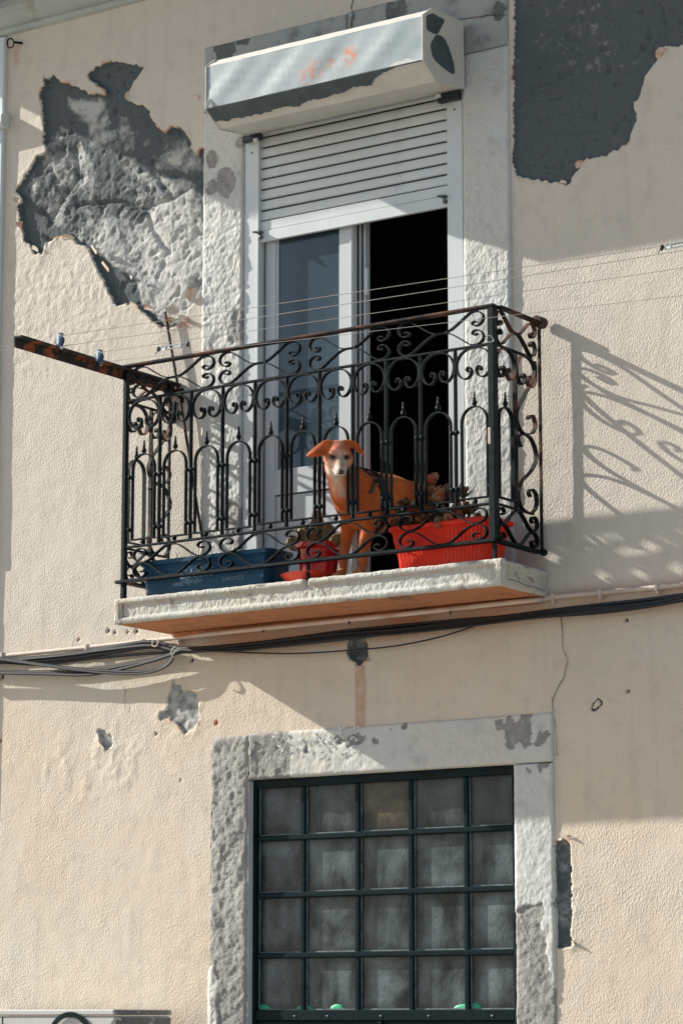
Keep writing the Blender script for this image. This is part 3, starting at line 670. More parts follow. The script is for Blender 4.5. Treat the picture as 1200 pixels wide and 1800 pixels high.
# scroll bands
def top_unit(hw, hh):
    h = [(0, -.01), (.22, .10), (.46, .50), (.66, .88), (.80, .98), (.93, .88), (1.0, .60), (.96, .28), (.86, .13), (.77, .17), (.74, .32), (.80, .40), (.86, .33)]
    up = crom(mir(h)+h[1:], 4); return [(a*hw, b*hh) for a, b in up], [(a*hw, -b*hh) for a, b in up]
def low_unit(hw, hh):
    h = [(0, .98), (.16, .92), (.34, .62), (.54, .22), (.70, .04), (.84, .06), (.96, .26), (1.0, .52), (.95, .80), (.84, .92), (.73, .86), (.68, .68), (.74, .54), (.82, .58)]
    up = crom(mir(h)+h[1:], 4); return [(a*hw, b*hh) for a, b in up], [(a*hw, -b*hh) for a, b in up]
ztc = (ZT+Z2)/2; hht = (ZT-Z2)/2-.004; zlc = (ZLM+ZB)/2; hhl = (ZLM-ZB)/2-.006
for (a, b) in ((-.80, -.404), (-.376, .0), (.046, .404), (.446, .812)):
    u, d = top_unit((b-a)/2, hht); c = (a+b)/2
    for q in (u, d): inst('scroll', MB().strip(q, TH, WD).mesh('scroll', M['iron'], smooth=True), c, z=ztc)
for (a, b) in ((-.785, -.415), (-.368, -.0), (.036, .395), (.446, .818)):
    u, d = low_unit((b-a)/2, hhl); c = (a+b)/2
    for q in (u, d): inst('scroll', MB().strip(q, TH, WD).mesh('scroll', M['iron'], smooth=True), c, z=zlc)
u, d = top_unit(.139, hht); u2, d2 = low_unit(.139, hhl)
for x in (XR+.004, XL-.006):
    for q in (u, d): inst('scroll', MB().strip(q, TH, WD, 'yz').mesh('scroll', M['rusty'], smooth=True), x, -.178, ztc)
    for q in (u2, d2): inst('scroll', MB().strip(q, TH, WD, 'yz').mesh('scroll', M['iron'], smooth=True), x, -.178, zlc)
rp('wire_tie', MB().tube(crom([(XR-.01, RY-.02, 4.02), (XR-.02, RY-.022, 4.03), (XR+.002, RY-.02, 4.035), (XR+.012, RY-.016, 4.015), (XR-.012, RY-.02, 4.012)], 5), .002, 5), M['steel'])
rp('paint_loss', MB().box(XR-.0165, XR-.006, RY-.0146, RY-.010, 3.64, 3.70), M['pipe'])

# ------------------------------------------------------------------ clothesline arm, pulleys, lines
arm = thing('iron_bracket', (-.85, 0, 4.10), 'long rusty iron bracket sticking out from the wall at the left of the balcony', 'bracket')
part('bar', MB().box(-.852, -.846, -.985, -.002, 4.099, 4.141).box(-.846, -.812, -.985, -.002, 4.135, 4.141), M['arm'], arm)
part('wall_plate', MB().box(-.90, -.80, -.012, -.001, 4.06, 4.12, .002).box(-.856, -.838, -.016, -.002, 3.98, 4.07, .002), M['rusty'], arm)
rod = MB(); a = un(290, 548, -.018); b = un(355, 945, -.018); rod.tube([a, a.lerp(b, .5)+Vector((.004, 0, 0)), b], .006, 6)
solo('leaning_rod', MB().tube([a-a, (a.lerp(b, .5)-a)+Vector((.004, 0, 0)), b-a], .0058, 6), M['rusty'], (0, 0, 0), 'thin dark iron rod standing slanted against the wall behind the left railing end', 'rod').location = a
LP = [(105, 599, -.80, 'blue pulley nearer the outer end of the rusty bracket'), (174, 628, -.565, 'dark pulley on the rusty bracket beside the railing')]
pul = []
for px, py, Y, lab in LP:
    p = un(px, py, Y); pul.append(p)
    t = thing('pulley', p, lab, 'pulley', None)
    mb = MB(); mb.lathe([(.010, -.007), (.020, -.006), (.020, -.004), (.014, -.001), (.014, .001), (.020, .004), (.020, .006), (.010, .007)], p, 16, 'y'); part('wheel', mb, M['bluewheel'], t, smooth=True)
    part('hub', MB().lathe([(.007, -.010), (.008, -.009), (.008, .009), (.007, .010)], p, 10, 'y'), M['hub'], t, smooth=True)
    part('housing', MB().box(p.x-.008, p.x+.008, p.y+.0105, p.y+.013, p.z-.03, p.z+.028, .001).box(p.x-.006, p.x+.006, p.y-.013, p.y-.0105, p.z-.015, p.z+.028, .001).box(p.x-.008, p.x+.008, p.y-.013, p.y+.013, p.z+.028, p.z+.031), M['steel'], t)
# lines run parallel to the wall to a twin bracket beyond the right edge of the picture
arm2 = thing('iron_bracket', (2.9, 0, 4.10), 'iron bracket holding the far end of the clotheslines, out of the picture to the right', 'bracket')
part('bar', MB().box(2.9, 2.906, -1.035, -.002, 4.28, 4.326), M['arm'], arm2)
def line(a, b, r, lab, sag=.004, name='clothesline'):
    pts = []
    for k in range(25):
        t = k/24; p = Vector(a).lerp(Vector(b), t); p.z -= sag*4*t*(1-t); pts.append(p)
    o = solo(name, MB().tube([q-Vector(a) for q in pts], r, 5), M['line'], (0, 0, 0), lab, 'clothesline'); o.location = a; return pts
def ext(p, px, py, Y, X=2.9):
    q = un(px, py, Y); t = (X-p.x)/(q.x-p.x); return p+(q-p)*t
p1, p2 = pul
q1 = ext(p1, 1172, 432, -.80); line(p1+Vector((0, 0, .02)), q1, .0012, 'upper strand of the outer clothesline, from the blue pulley to the right edge')
line(p1+Vector((.01, .0, -.022)), q1+Vector((0, 0, -.01)), .0013, 'lower strand of the outer clothesline, running close under the upper strand', sag=.012)
q2 = ext(p2, 1200, 472, -.565); line(p2+Vector((0, 0, .02)), q2, .0011, 'upper strand of the inner clothesline, carrying the turnbuckle near the slanted rod')
q3 = ext(p2+Vector((0, 0, -.02)), 1200, 518, -.565); line(p2+Vector((0, 0, -.02)), q3, .0010, 'lowest clothesline, crossing just above the railing corner', sag=.002)
for (px, py, Y, lab) in ((304, 609, -.565, 'zinc turnbuckle on the inner clothesline beside the slanted rod'), (1196, 429, -.80, 'zinc turnbuckle on the outer clothesline at the right edge of the photo')):
    c = un(px, py, Y); t = thing('turnbuckle', c, lab, 'turnbuckle')
    mb = MB(); mb.box(c.x-.035, c.x+.035, c.y-.003, c.y+.003, c.z+.005, c.z+.009, .001).box(c.x-.035, c.x+.035, c.y-.003, c.y+.003, c.z-.009, c.z-.005, .001).box(c.x-.040, c.x-.033, c.y-.004, c.y+.004, c.z-.008, c.z+.008).box(c.x+.033, c.x+.040, c.y-.004, c.y+.004, c.z-.008, c.z+.008)
    part('body', mb, M['steel'], t)
    for s in (-1, 1):
        e = MB().tube([(c.x+s*(.04+.010*(1-math.cos(k*.7))), c.y, c.z+.008*math.sin(k*.7)) for k in range(10)], .0025, 5)
        part('hook', e, M['steel'], t)
        part('clamp', MB().ball((c.x+s*.070, c.y, c.z), (.009, .006, .011), 7, 5).tube([(c.x+s*.07, c.y, c.z), (c.x+s*.085, c.y, c.z-.018)], .002, 4), M['black'], t)

# ------------------------------------------------------------------ roller shutter
sh = thing('roller_shutter', (.012, 0, 5.0), 'white roller shutter pulled half down under a peeling metal hood', 'shutter')
HX0, HX1 = -.462, .548
hp = [(-.026, 5.118), (-.030, 5.378), (-.258, 5.362), (-.318, 5.318), (-.318, 5.148), (-.226, 5.088)]
def hood_mat():
    m = bpy.data.materials.new('peeling_hood'); m.use_nodes = True
    t = m.node_tree; N = t.nodes; L = t.links; b = N['Principled BSDF']; b.inputs['Roughness'].default_value = .5
    tc = N.new('ShaderNodeTexCoord'); sx = N.new('ShaderNodeSeparateXYZ'); L.new(tc.outputs['Object'], sx.inputs[0])
    n = N.new('ShaderNodeTexNoise'); n.inputs['Scale'].default_value = 9; n.inputs['Detail'].default_value = 9; n.inputs['Roughness'].default_value = .6; L.new(tc.outputs['Object'], n.inputs['Vector'])
    a = N.new('ShaderNodeMath'); a.operation = 'MULTIPLY_ADD'; L.new(n.outputs[0], a.inputs[0]); a.inputs[1].default_value = .09; L.new(sx.outputs[2], a.inputs[2])
    # bare zinc band along the lower front, paint above and on the lip
    r = N.new('ShaderNodeMapRange'); r.inputs[1].default_value = .1685; r.inputs[2].default_value = .1700; L.new(a.outputs[0], r.inputs[0])
    xs = N.new('ShaderNodeMath'); xs.operation = 'MULTIPLY_ADD'; L.new(sx.outputs[0], xs.inputs[0]); xs.inputs[1].default_value = -.05; xs.inputs[2].default_value = 0
    L.new(a.outputs[0], xs.inputs[2])
    L.new(xs.outputs[0], r.inputs[0])
    mx = N.new('ShaderNodeMix'); mx.data_type = 'RGBA'; L.new(r.outputs[0], mx.inputs[0])
    mx.inputs[6].default_value = (.60, .62, .58, 1); mx.inputs[7].default_value = (.33, .40, .415, 1)
    o = N.new('ShaderNodeTexNoise'); o.inputs['Scale'].default_value = 40; o.inputs['Detail'].default_value = 5; L.new(tc.outputs['Object'], o.inputs['Vector'])
    acc = None
    for (cx, cz, rad, am) in [(un(a, b, -.318).x-.012, un(a, b, -.318).z-5.0, r_, k_) for a, b, r_, k_ in ((611, 98, .052, 1.1), (580, 110, .03, .5), (546, 128, .070, .7))]:
        d = N.new('ShaderNodeVectorMath'); d.operation = 'DISTANCE'; L.new(tc.outputs['Object'], d.inputs[0]); d.inputs[1].default_value = (cx, -.318, cz)
        q = N.new('ShaderNodeMapRange'); q.inputs[1].default_value = rad; q.inputs[2].default_value = rad*.3; q.inputs[3].default_value = 0; q.inputs[4].default_value = am; L.new(d.outputs['Value'], q.inputs[0])
        if acc is None: acc = q.outputs[0]
        else:
            k = N.new('ShaderNodeMath'); k.operation = 'MAXIMUM'; L.new(acc, k.inputs[0]); L.new(q.outputs[0], k.inputs[1]); acc = k.outputs[0]
    on = N.new('ShaderNodeMapRange'); on.inputs[1].default_value = .40; on.inputs[2].default_value = .60; L.new(o.outputs[0], on.inputs[0])
    k = N.new('ShaderNodeMath'); k.operation = 'MULTIPLY'; L.new(acc, k.inputs[0]); L.new(on.outputs[0], k.inputs[1])
    m2 = N.new('ShaderNodeMix'); m2.data_type = 'RGBA'; L.new(k.outputs[0], m2.inputs[0]); L.new(mx.outputs[2], m2.inputs[6]); m2.inputs[7].default_value = (.64, .15, .04, 1)
    L.new(m2.outputs[2], b.inputs['Base Color'])
    bp = N.new('ShaderNodeBump'); bp.inputs['Distance'].default_value = .002; L.new(n.outputs[0], bp.inputs['Height']); L.new(bp.outputs[0], b.inputs['Normal'])
    return m
M['hood'] = hood_mat()
M['hoodpaint'] = mat('hood_white_paint', (.64, .63, .58), .55, bump=.001, bscale=30, var=.08, vscale=10)
hb = MB()
th = .003
outer = hp; 
def seg(a, b, m, nm, lab=None, x0=HX0, x1=HX1):
    (y0, z0), (y1, z1) = a, b; l = math.hypot(y1-y0, z1-z0); ny, nz = (z1-z0)/l*th, -(y1-y0)/l*th
    return part(nm, MB().prism([(y0, z0), (y1, z1), (y1-ny, z1-nz), (y0-ny, z0-nz)], x0, x1, 'yz'), m, sh, label=lab)
hood = place('hood', None, sh)
def hseg(a, b, m, nm, lab=None):
    (y0, z0), (y1, z1) = a, b; n = 40; V = []; F = []
    dy, dz = y1-y0, z1-z0; l = math.hypot(dy, dz); ny, nz = dz/l, -dy/l       # normal candidate
    cy, cz = -.15, 5.2; my, mz = (y0+y1)/2, (z0+z1)/2
    if (my-cy)*ny+(mz-cz)*nz < 0: ny, nz = -ny, -nz
    for i in range(n+1):
        x = HX0+(HX1-HX0)*i/n
        for j in range(7):
            t = j/6; w = .0022*math.sin(x*17+t*3)+.0016*math.sin(x*43+t*9+nz*4)
            w *= math.sin(math.pi*t)+.25
            V.append((x, y0+dy*t+ny*w, z0+dz*t+nz*w))
    k = len(V); V += [(x, y-ny*.003, z-nz*.003) for x, y, z in V]
    for i in range(n):
        for j in range(6):
            a_ = i*7+j; F += [(a_, a_+1, a_+8, a_+7), (a_+k, a_+7+k, a_+8+k, a_+1+k)]
    for i in range(n): F += [(i*7, i*7+7, i*7+7+k, i*7+k), (i*7+6, i*7+6+k, i*7+13+k, i*7+13)]
    for j in range(6): F += [(j, j+k, j+1+k, j+1), (n*7+j, n*7+j+1, n*7+j+1+k, n*7+j+k)]
    return part(nm, MB().add(V, F), m, hood, smooth=True, label=lab)
hseg(hp[1], hp[2], M['hoodpaint'], 'top_panel')
hseg(hp[2], hp[3], M['hoodpaint'], 'bevel_panel', 'pale bevel with lifting paint')
hseg(hp[3], hp[4], M['hood'], 'front_panel', 'front panel with bare zinc and an orange rust stain')
hseg(hp[4], hp[5], M['hoodpaint'], 'lip_panel')
hseg(hp[5], hp[0], M['hoodpaint'], 'under_panel')
# bare zinc left along the upper part of the lip where the paint tore off (thin proud sheet with a ragged lower edge)
V = []; n = 120
(y0, z0), (y1, z1) = hp[4], hp[5]; dl = math.hypot(y1-y0, z1-z0); ny, nz = -(z0-z1)/dl, -(y1-y0)/dl
top = []; bot = []
for i in range(n+1):
    x = HX0+.004+(HX1-HX0-.008)*i/n; s = .052+.022*math.sin(2.2+3*x)-.055*float(sst(np.array(x), .25, .50))+.022*float(fbm(np.array(x), np.array(0.), 22, 4, 601, .7))
    s = max(.004, min(float(s), .098))
    top.append((x, y0+ny*.0055-.001, z0+nz*.0055)); bot.append((x, y0+(y1-y0)*s/dl+ny*.0055, z0+(z1-z0)*s/dl+nz*.0055))
k = len(top); VV = top+bot; VV2 = [(x, y-ny*.002, z-nz*.002) for x, y, z in VV]; F = []
for i in range(n):
    F += [(i, i+1, k+i+1, k+i), (i+2*k, k+i+2*k, k+i+1+2*k, i+1+2*k), (k+i, k+i+1, k+i+1+2*k, k+i+2*k), (i, i+2*k, i+1+2*k, i+1)]
part('bare_metal', MB().add(VV+VV2, F), M['zincd'], hood, label='dark bare zinc where the paint tore off')
for x0, x1, lab in ((HX1, HX1+.004, 'right end plate with two bare patches'), (HX0-.004, HX0, 'left end plate')):
    part('end_plate', MB().prism([(y-(.004 if y < -.1 else 0), z+(.004 if z > 5.2 else -.004)) for y, z in hp], x0, x1, 'yz'), M['hoodpaint'], hood, label=lab)
def blot(pts, s, ox, oy, X):
    out = []
    for a, b in pts:
        d = cF*FPX+cR*(ox+a/s-600)+cU*(900-oy-b/s); t = (X-CAM.x)/d.x; p = CAM+d*t; out.append((p.y, p.z))
    return out
for pts in ([(465, 120), (500, 98), (545, 115), (600, 145), (585, 190), (550, 250), (500, 240), (470, 210)], [(510, 300), (545, 260), (590, 275), (625, 330), (660, 430), (680, 545), (640, 545), (560, 480), (515, 420), (498, 340)]):
    P = crom([(*q,) for q in blot(pts, 4.2857, 640, 0, HX1+.004)]+[blot(pts, 4.2857, 640, 0, HX1+.004)[0]], 4)[:-1]
    P = [(a+random.uniform(-.0015, .0015), b+random.uniform(-.002, .002)) for a, b in P]
    part('bare_patch', MB().prism(P, HX1+.0042, HX1+.0052, 'yz'), M['zincd'], hood)
for px, py, ln, w, an in ((372, 180, .02, .03, 3.),):
    c = un(px, py, -.315); f = flake(px, py, ln, w, an, 1.0); c0 = un(px, py)
    f.v = [(x-c0.x+c.x, y+.004-.322 if True else y, z-c0.z+c.z) for x, y, z in f.v]
    part('paint_flake', f, M['hoodpaint'], hood, smooth=True)
# guides, slats, bottom bar
part('guide_rail', MB().box(-.503, -.433, -.004, .045, DZ0, 5.11, .002).box(-.440, -.4325, -.007, -.0045, DZ0, 5.10), M['alu'], sh)
part('guide_rail', MB().box(.456, .526, -.004, .045, DZ0, 5.13, .002), M['alu'], sh)
part('guide_bracket', MB().box(-.500, -.41, -.030, -.006, 5.092, 5.118, .003), M['track'], sh)
part('guide_bracket', MB().box(.43, .526, -.030, -.006, 5.080, 5.116, .003), M['track'], sh)
gh = MB().lathe([(.0045, -.0003), (.0045, .0006)], (0, 0, 0), 8, 'y').mesh('screw_hole', M['black'])
for x, z in ((-.468, 5.05), (-.468, 4.05), (.492, 5.05)):
    o = place('screw_hole', gh, sh); o.location = Vector((x, -.0045, z))-sh.location
slat_prof = [(.0, 0), (-.0045, .003), (-.0062, .010), (-.006, .028), (-.003, .0370), (.002, .0380), (.002, 0)]
sm_ = MB().prism(slat_prof, -.434, .457, 'yz').mesh('slat', M['alu'], smooth=False)
seal = MB().prism([(.001, -.004), (.003, -.004), (.003, .001), (.001, .001)], -.434, .457, 'yz').mesh('gap', M['black'])
for k in range(11):
    o = place('slat', sm_, sh); o.location = Vector((0, .016+random.uniform(-.0006, .0006), 4.762+.0438*k))-sh.location; o.location.z += 0
part('backing', MB().box(-.43, .45, .020, .024, 4.70, 5.24), M['black'], sh)
slot = MB()
for k in range(11):
    z = 4.762+.0438*k-.0032
    for j in range(38):
        x = -.425+j*.0228; slot.box(x, x+.017, .0125, .0145, z-.0038, z+.0026)
part('ventilation_slot', slot, M['black'], sh)['kind'] = 'stuff'
part('bottom_bar', MB().box(-.434, .457, .004, .020, 4.672, 4.7165, .002).box(-.434, .457, .006, .020, 4.7180, 4.757, .002), M['alu'], sh)
for x in (-.425, .445):
    st = part('stopper', MB().lathe([(.003, -.0), (.009, -.0), (.009, -.010), (.003, -.012)], (x, .004, 4.692), 12, 'y').box(x-.014, x+.010, -.022, .0035, 4.706, 4.714, .001).box(x-.020, x-.010, -.030, -.020, 4.706, 4.712), M['zincd'], sh, label='bottom stopper with a metal hook')
for x, zz in ((.440, 5.105), (-.425, 5.085)):
    part('hinge', MB().box(x-.010, x+.010, -.044, -.031, zz-.008, zz+.008, .002), M['alu'], sh)

# ------------------------------------------------------------------ balcony door (part of the house)
door = place('balcony_door', None, house); door['label'] = 'white aluminium sliding door, right half open and dark inside'
dp = lambda n, mb, m, lab=None, p=None: part(n, mb, m, p or door, label=lab)
dp('outer_frame', MB().box(-.503, -.440, .0455, .16, DZ0, 5.25).box(.478, .53, .046, .16, DZ0, 5.25).box(-.503, .53, .046, .16, 5.2, 5.25).box(-.478, .478, .05, .16, DZ0-.001, DZ0+.022), M['track'])
SY0, SY1 = .031, .060
sash = MB().box(-.423, -.374, SY0, SY1, 3.245, 5.2, .002).box(-.068, .0, SY0, SY1, 3.245, 5.2, .002).box(-.374, -.068, SY0+.002, SY1, 3.642, 3.741).box(-.374, -.068, SY0+.001, SY1, 3.245, 3.30, .001)
sash.box(-.374, -.364, SY0+.006, SY1, 3.741, 5.2).box(-.012, -.006, SY0-.004, SY0-.0005, 3.245, 5.2)
dp('sash', sash, M['door'], 'closed left sash')
dp('lower_panel', MB().box(-.374, -.068, SY0+.010, SY1-.002, 3.30, 3.636), M['door'])
dp('sash', MB().box(.003, .014, .066, .098, 3.245, 5.2).box(.024, .034, .066, .098, 3.245, 5.2, .001), M['door'], 'edge of the sash slid open behind')
dp('sash_channel', MB().box(.001, .030, .068, .096, 3.246, 5.19), M['track'])
g = bpy.data.materials.new('door_glass'); g.use_nodes = True
b_ = g.node_tree.nodes['Principled BSDF']; b_.inputs['Base Color'].default_value = (.10, .15, .19, 1); b_.inputs['Roughness'].default_value = .03; b_.inputs['Transmission Weight'].default_value = .0
b_.inputs['IOR'].default_value = 1.5
tcg = g.node_tree.nodes.new('ShaderNodeTexCoord'); ng = g.node_tree.nodes.new('ShaderNodeTexNoise'); ng.inputs['Scale'].default_value = 1.0
mpg = g.node_tree.nodes.new('ShaderNodeMapping'); mpg.inputs['Scale'].default_value = (5, 1, .6); g.node_tree.links.new(tcg.outputs['Object'], mpg.inputs[0]); g.node_tree.links.new(mpg.outputs[0], ng.inputs['Vector'])
rg = g.node_tree.nodes.new('ShaderNodeValToRGB'); rg.color_ramp.elements[0].position = .35; rg.color_ramp.elements[0].color = (.035, .058, .074, 1); rg.color_ramp.elements[1].position = .7; rg.color_ramp.elements[1].color = (.075, .11, .135, 1)
g.node_tree.links.new(ng.outputs[0], rg.inputs[0])
sp_ = g.node_tree.nodes.new('ShaderNodeTexNoise'); sp_.inputs['Scale'].default_value = 160; g.node_tree.links.new(tcg.outputs['Object'], sp_.inputs['Vector'])
sr_ = g.node_tree.nodes.new('ShaderNodeMapRange'); sr_.inputs[1].default_value = .70; sr_.inputs[2].default_value = .74; g.node_tree.links.new(sp_.outputs[0], sr_.inputs[0])
mg_ = g.node_tree.nodes.new('ShaderNodeMix'); mg_.data_type = 'RGBA'; g.node_tree.links.new(sr_.outputs[0], mg_.inputs[0]); g.node_tree.links.new(rg.outputs[0], mg_.inputs[6]); mg_.inputs[7].default_value = (.2, .24, .25, 1)
g.node_tree.links.new(mg_.outputs[2], b_.inputs['Base Color'])
dp('pane', MB().box(-.373, -.069, SY0+.012, SY0+.017, 3.735, 5.2), g)
h_ = dp('handle', MB().box(.034, .052, .052, .070, 4.395, 4.505, .003), M['alu'])
dp('threshold', MB().box(-.478, .478, .0, .05, DZ0, DZ0+.012), M['alu'])
solo('stick', MB().tube([(0, 0, 0), (-.06, .0, .18), (-.085, .0, .30)], .005, 6).tube([(-.052, -.001, .16), (-.072, -.001, .235)], .0085, 6), M['acdark'], (.47, .02, 3.50), 'thin grey stick leaning in the open doorway', 'stick')

# ------------------------------------------------------------------ lower window (part of the house)
win = place('window', None, house); win['label'] = 'dark green iron window grid with rippled panes'
CXs = [-.468, -.2405, .009, .2475, .4895, .724]        # bar centre lines
CZs = [2.525, 2.300, 2.082, 1.854, 1.632, 1.0]
wf = MB().box(-.468, -.452, .03, .075, .6, 2.525).box(.694, .724, .03, .075, .6, 2.525).box(-.452, .694, .03, .075, 2.495, 2.525)
part('frame', wf, M['win'], win)
vb = MB().box(-.0105, .0105, .038, .068, .6, 2.495, .004).mesh('bar', M['win']); hbm = MB().box(-.452, .694, .034, .072, -.0105, .0105, .004).mesh('bar', M['win'])
for x in CXs[1:-1]: place('bar', vb, win, (x, 0, 0))
for z in CZs[1:4]: place('bar', hbm, win, (0, 0, z))
part('bar', MB().box(-.452, .694, .030, .074, 1.610, 1.650, .003), M['win'], win, label='wider bar at the foot of the grid')
part('door_panel', MB().box(-.452, .112, .040, .060, .6, 1.609, .002).box(.118, .694, .040, .060, .6, 1.609, .002).box(.106, .124, .028, .040, .6, 1.609), M['win'], win)
bt = MB().ball((0, 0, 0), (.004, .003, .004), 6, 4).mesh('bolt', M['steel'])
for x in (-.27, -.12, .12, .33, .60): place('bolt', bt, win, (x, .029, 1.628))
for k in range(20):
    c = k % 5; r = k//5
    m = bpy.data.materials.new('rippled_glass'); m.use_nodes = True; N = m.node_tree.nodes; L = m.node_tree.links; b = N['Principled BSDF']
    tc = N.new('ShaderNodeTexCoord'); mp = N.new('ShaderNodeMapping'); mp.inputs['Location'].default_value = (k*3.1, 0, k*1.7); mp.inputs['Scale'].default_value = ((8, 1, 5), (10, 1, 4), (7, 1, 8))[k % 3]; L.new(tc.outputs['Object'], mp.inputs[0])
    n = N.new('ShaderNodeTexNoise'); n.inputs['Scale'].default_value = 1; n.inputs['Detail'].default_value = 3; L.new(mp.outputs[0], n.inputs['Vector'])
    cr = N.new('ShaderNodeValToRGB'); cr.color_ramp.elements[0].position = .36; cr.color_ramp.elements[1].position = .66
    cr.color_ramp.elements[0].color = (.004, .011, .014, 1) if (r or c < 3) else (.02, .026, .026, 1)
    cr.color_ramp.elements[1].color = ((.135, .175, .18, 1) if c else (.105, .14, .155, 1)) if r or c == 0 else ((.13, .10, .06, 1) if c == 2 else (.065, .085, .085, 1))
    L.new(n.outputs[0], cr.inputs[0])
    # fine vertical wet streaks of the cast glass
    mp2 = N.new('ShaderNodeMapping'); mp2.inputs['Scale'].default_value = (150, 1, 60); mp2.inputs['Location'].default_value = (k, 0, k); L.new(tc.outputs['Object'], mp2.inputs[0])
    n2 = N.new('ShaderNodeTexNoise'); n2.inputs['Scale'].default_value = 1; n2.inputs['Detail'].default_value = 3; L.new(mp2.outputs[0], n2.inputs['Vector'])
    mx = N.new('ShaderNodeMix'); mx.data_type = 'RGBA'; mx.blend_type = 'MULTIPLY'; mx.inputs[0].default_value = 1
    r2 = N.new('ShaderNodeMapRange'); r2.inputs[1].default_value = .3; r2.inputs[2].default_value = .7; r2.inputs[3].default_value = .8; r2.inputs[4].default_value = 1.2; L.new(n2.outputs[0], r2.inputs[0])
    # edge shade painted into the colour: each pane darkens towards the bars
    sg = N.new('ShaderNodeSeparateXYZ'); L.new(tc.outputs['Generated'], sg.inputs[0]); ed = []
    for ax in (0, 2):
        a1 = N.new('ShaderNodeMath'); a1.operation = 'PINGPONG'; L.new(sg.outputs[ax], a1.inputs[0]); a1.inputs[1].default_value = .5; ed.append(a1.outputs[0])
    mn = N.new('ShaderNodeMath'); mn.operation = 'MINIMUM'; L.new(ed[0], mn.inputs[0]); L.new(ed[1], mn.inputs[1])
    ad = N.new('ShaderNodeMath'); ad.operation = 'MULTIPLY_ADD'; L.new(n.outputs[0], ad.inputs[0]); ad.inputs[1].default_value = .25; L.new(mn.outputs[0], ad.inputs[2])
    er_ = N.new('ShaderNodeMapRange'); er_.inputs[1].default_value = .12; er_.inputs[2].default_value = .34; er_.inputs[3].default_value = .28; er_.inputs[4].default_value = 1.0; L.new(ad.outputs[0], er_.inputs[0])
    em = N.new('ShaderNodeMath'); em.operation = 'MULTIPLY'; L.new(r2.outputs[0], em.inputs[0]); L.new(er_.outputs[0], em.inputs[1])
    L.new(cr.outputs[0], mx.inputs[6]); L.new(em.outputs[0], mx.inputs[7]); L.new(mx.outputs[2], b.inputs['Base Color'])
    b.inputs['Roughness'].default_value = .24; b.inputs['Specular IOR Level'].default_value = .45
    mp3 = N.new('ShaderNodeMapping'); mp3.inputs['Scale'].default_value = (90, 1, 60); mp3.inputs['Location'].default_value = (k*2, 0, k*5); L.new(tc.outputs['Object'], mp3.inputs[0])
    n3 = N.new('ShaderNodeTexNoise'); n3.inputs['Scale'].default_value = 1; n3.inputs['Detail'].default_value = 2; L.new(mp3.outputs[0], n3.inputs['Vector'])
    bp = N.new('ShaderNodeBump'); bp.inputs['Distance'].default_value = .0012; L.new(n3.outputs[0], bp.inputs['Height']); L.new(bp.outputs[0], b.inputs['Normal'])
    x0, x1 = CXs[c]+.0105, CXs[c+1]-.0105; z1, z0 = CZs[r]-.0105, CZs[r+1]+.0105
    x0 = max(x0, -.452); x1 = min(x1, .694); z1 = min(z1, 2.495); z0 = max(z0, 1.650)
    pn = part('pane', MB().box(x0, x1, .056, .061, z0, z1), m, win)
    # putty line round the pane
    q = MB().box(x0, x1, .050, .0555, z0, z0+.005).box(x0, x0+.004, .050, .0555, z0+.005, z1)
    part('putty', q, M['putty'], pn)
for (px, py, rw, rh) in ((463, 1778, .035, .022), (592, 1779, .032, .022), (815, 1779, .045, .020), (834, 1778, .030, .024), (535, 1779, .040, .018)):
    c = un(px, py, .055); part('green_cap', MB().ball((c.x, .0555, 1.650), (rw, .004, rh), 14, 8), M['green'], win, smooth=True)
# flaking painted strip on the left reveal
rv = MB().box(-.4695, -.468, .0, .03, 1.4, 2.52)
part('reveal', rv, M['wflake'], wsur)

# ------------------------------------------------------------------ conduit and cables
def along(pts, Y, r, n=8, name='', jit=0, yj=.0):
    P = [un(a, b, Y) for a, b in pts]; return crom([tuple(p) for p in P], 6)
pipe = thing('conduit_pipe', (0, -.02, 3.10), 'thin painted conduit pipe running along the wall under the balcony', 'pipe')
pp = [(-3, -.016, 3.098), (-1.75, -.016, 3.099), (-1.2, -.016, 3.101), (-.86, -.018, 3.104), (-.5, -.066, 3.100), (.3, -.066, 3.103), (.80, -.066, 3.108), (.87, -.020, 3.114), (.92, -.016, 3.121), (1.42, -.016, 3.119), (3, -.016, 3.12)]
part('tube', MB().tube(crom(pp, 8), .0095, 10), M['pipe'], pipe, smooth=True)
for x in (-1.72, -1.27, -.98, -.80, .905, 1.10, 1.33):
    yy = -.016; zz = 3.100+.019*float(sst(np.array(x), .6, .95))+.001
    part('clip', MB().box(x-.006, x+.006, yy-.013, -.001, zz-.015, zz+.013, .002).box(x-.004, x+.004, yy-.008, -.001, zz-.024, zz-.013), M['pipe'], pipe)
for x in (-.35, .05, .5):
    part('clip', MB().tube([(x, -.07, 3.098), (x+.003, -.078, 3.083)], .003, 5), M['rusty'], pipe)
def cable(name, pts, Y, r, lab, m=None):
    P = [Vector(p) for p in along(pts, Y, r)]; c = P[0]
    o = solo(name, MB().tube([p-c for p in P], r*1.22, 7), m or M['cable'], (0, 0, 0), lab, 'cable', smooth=True); o.location = c; return o
top = [(-60, 1155), (0, 1158), (100, 1152), (200, 1138), (265, 1130), (320, 1140), (400, 1135), (500, 1125), (600, 1113), (700, 1103), (800, 1092), (880, 1085), (960, 1076), (1050, 1067), (1130, 1058), (1200, 1047), (1260, 1040)]
def off(pts, d0, d1=None, wob=0, ph=0):
    n = len(pts); d1 = d0 if d1 is None else d1
    return [(a, b+d0+(d1-d0)*i/(n-1)+wob*math.sin(ph+i*1.3)) for i, (a, b) in enumerate(pts)]
cable('cable', off(top, 0, -2, 1.5, 0), -.030, .0062, 'topmost thick black cable of the bundle, hooked at the ring left of the balcony')
cable('cable', off(top, 4, 2, 2, 2), -.040, .0065, 'black cable second from the top of the bundle, below the topmost one at the ring')
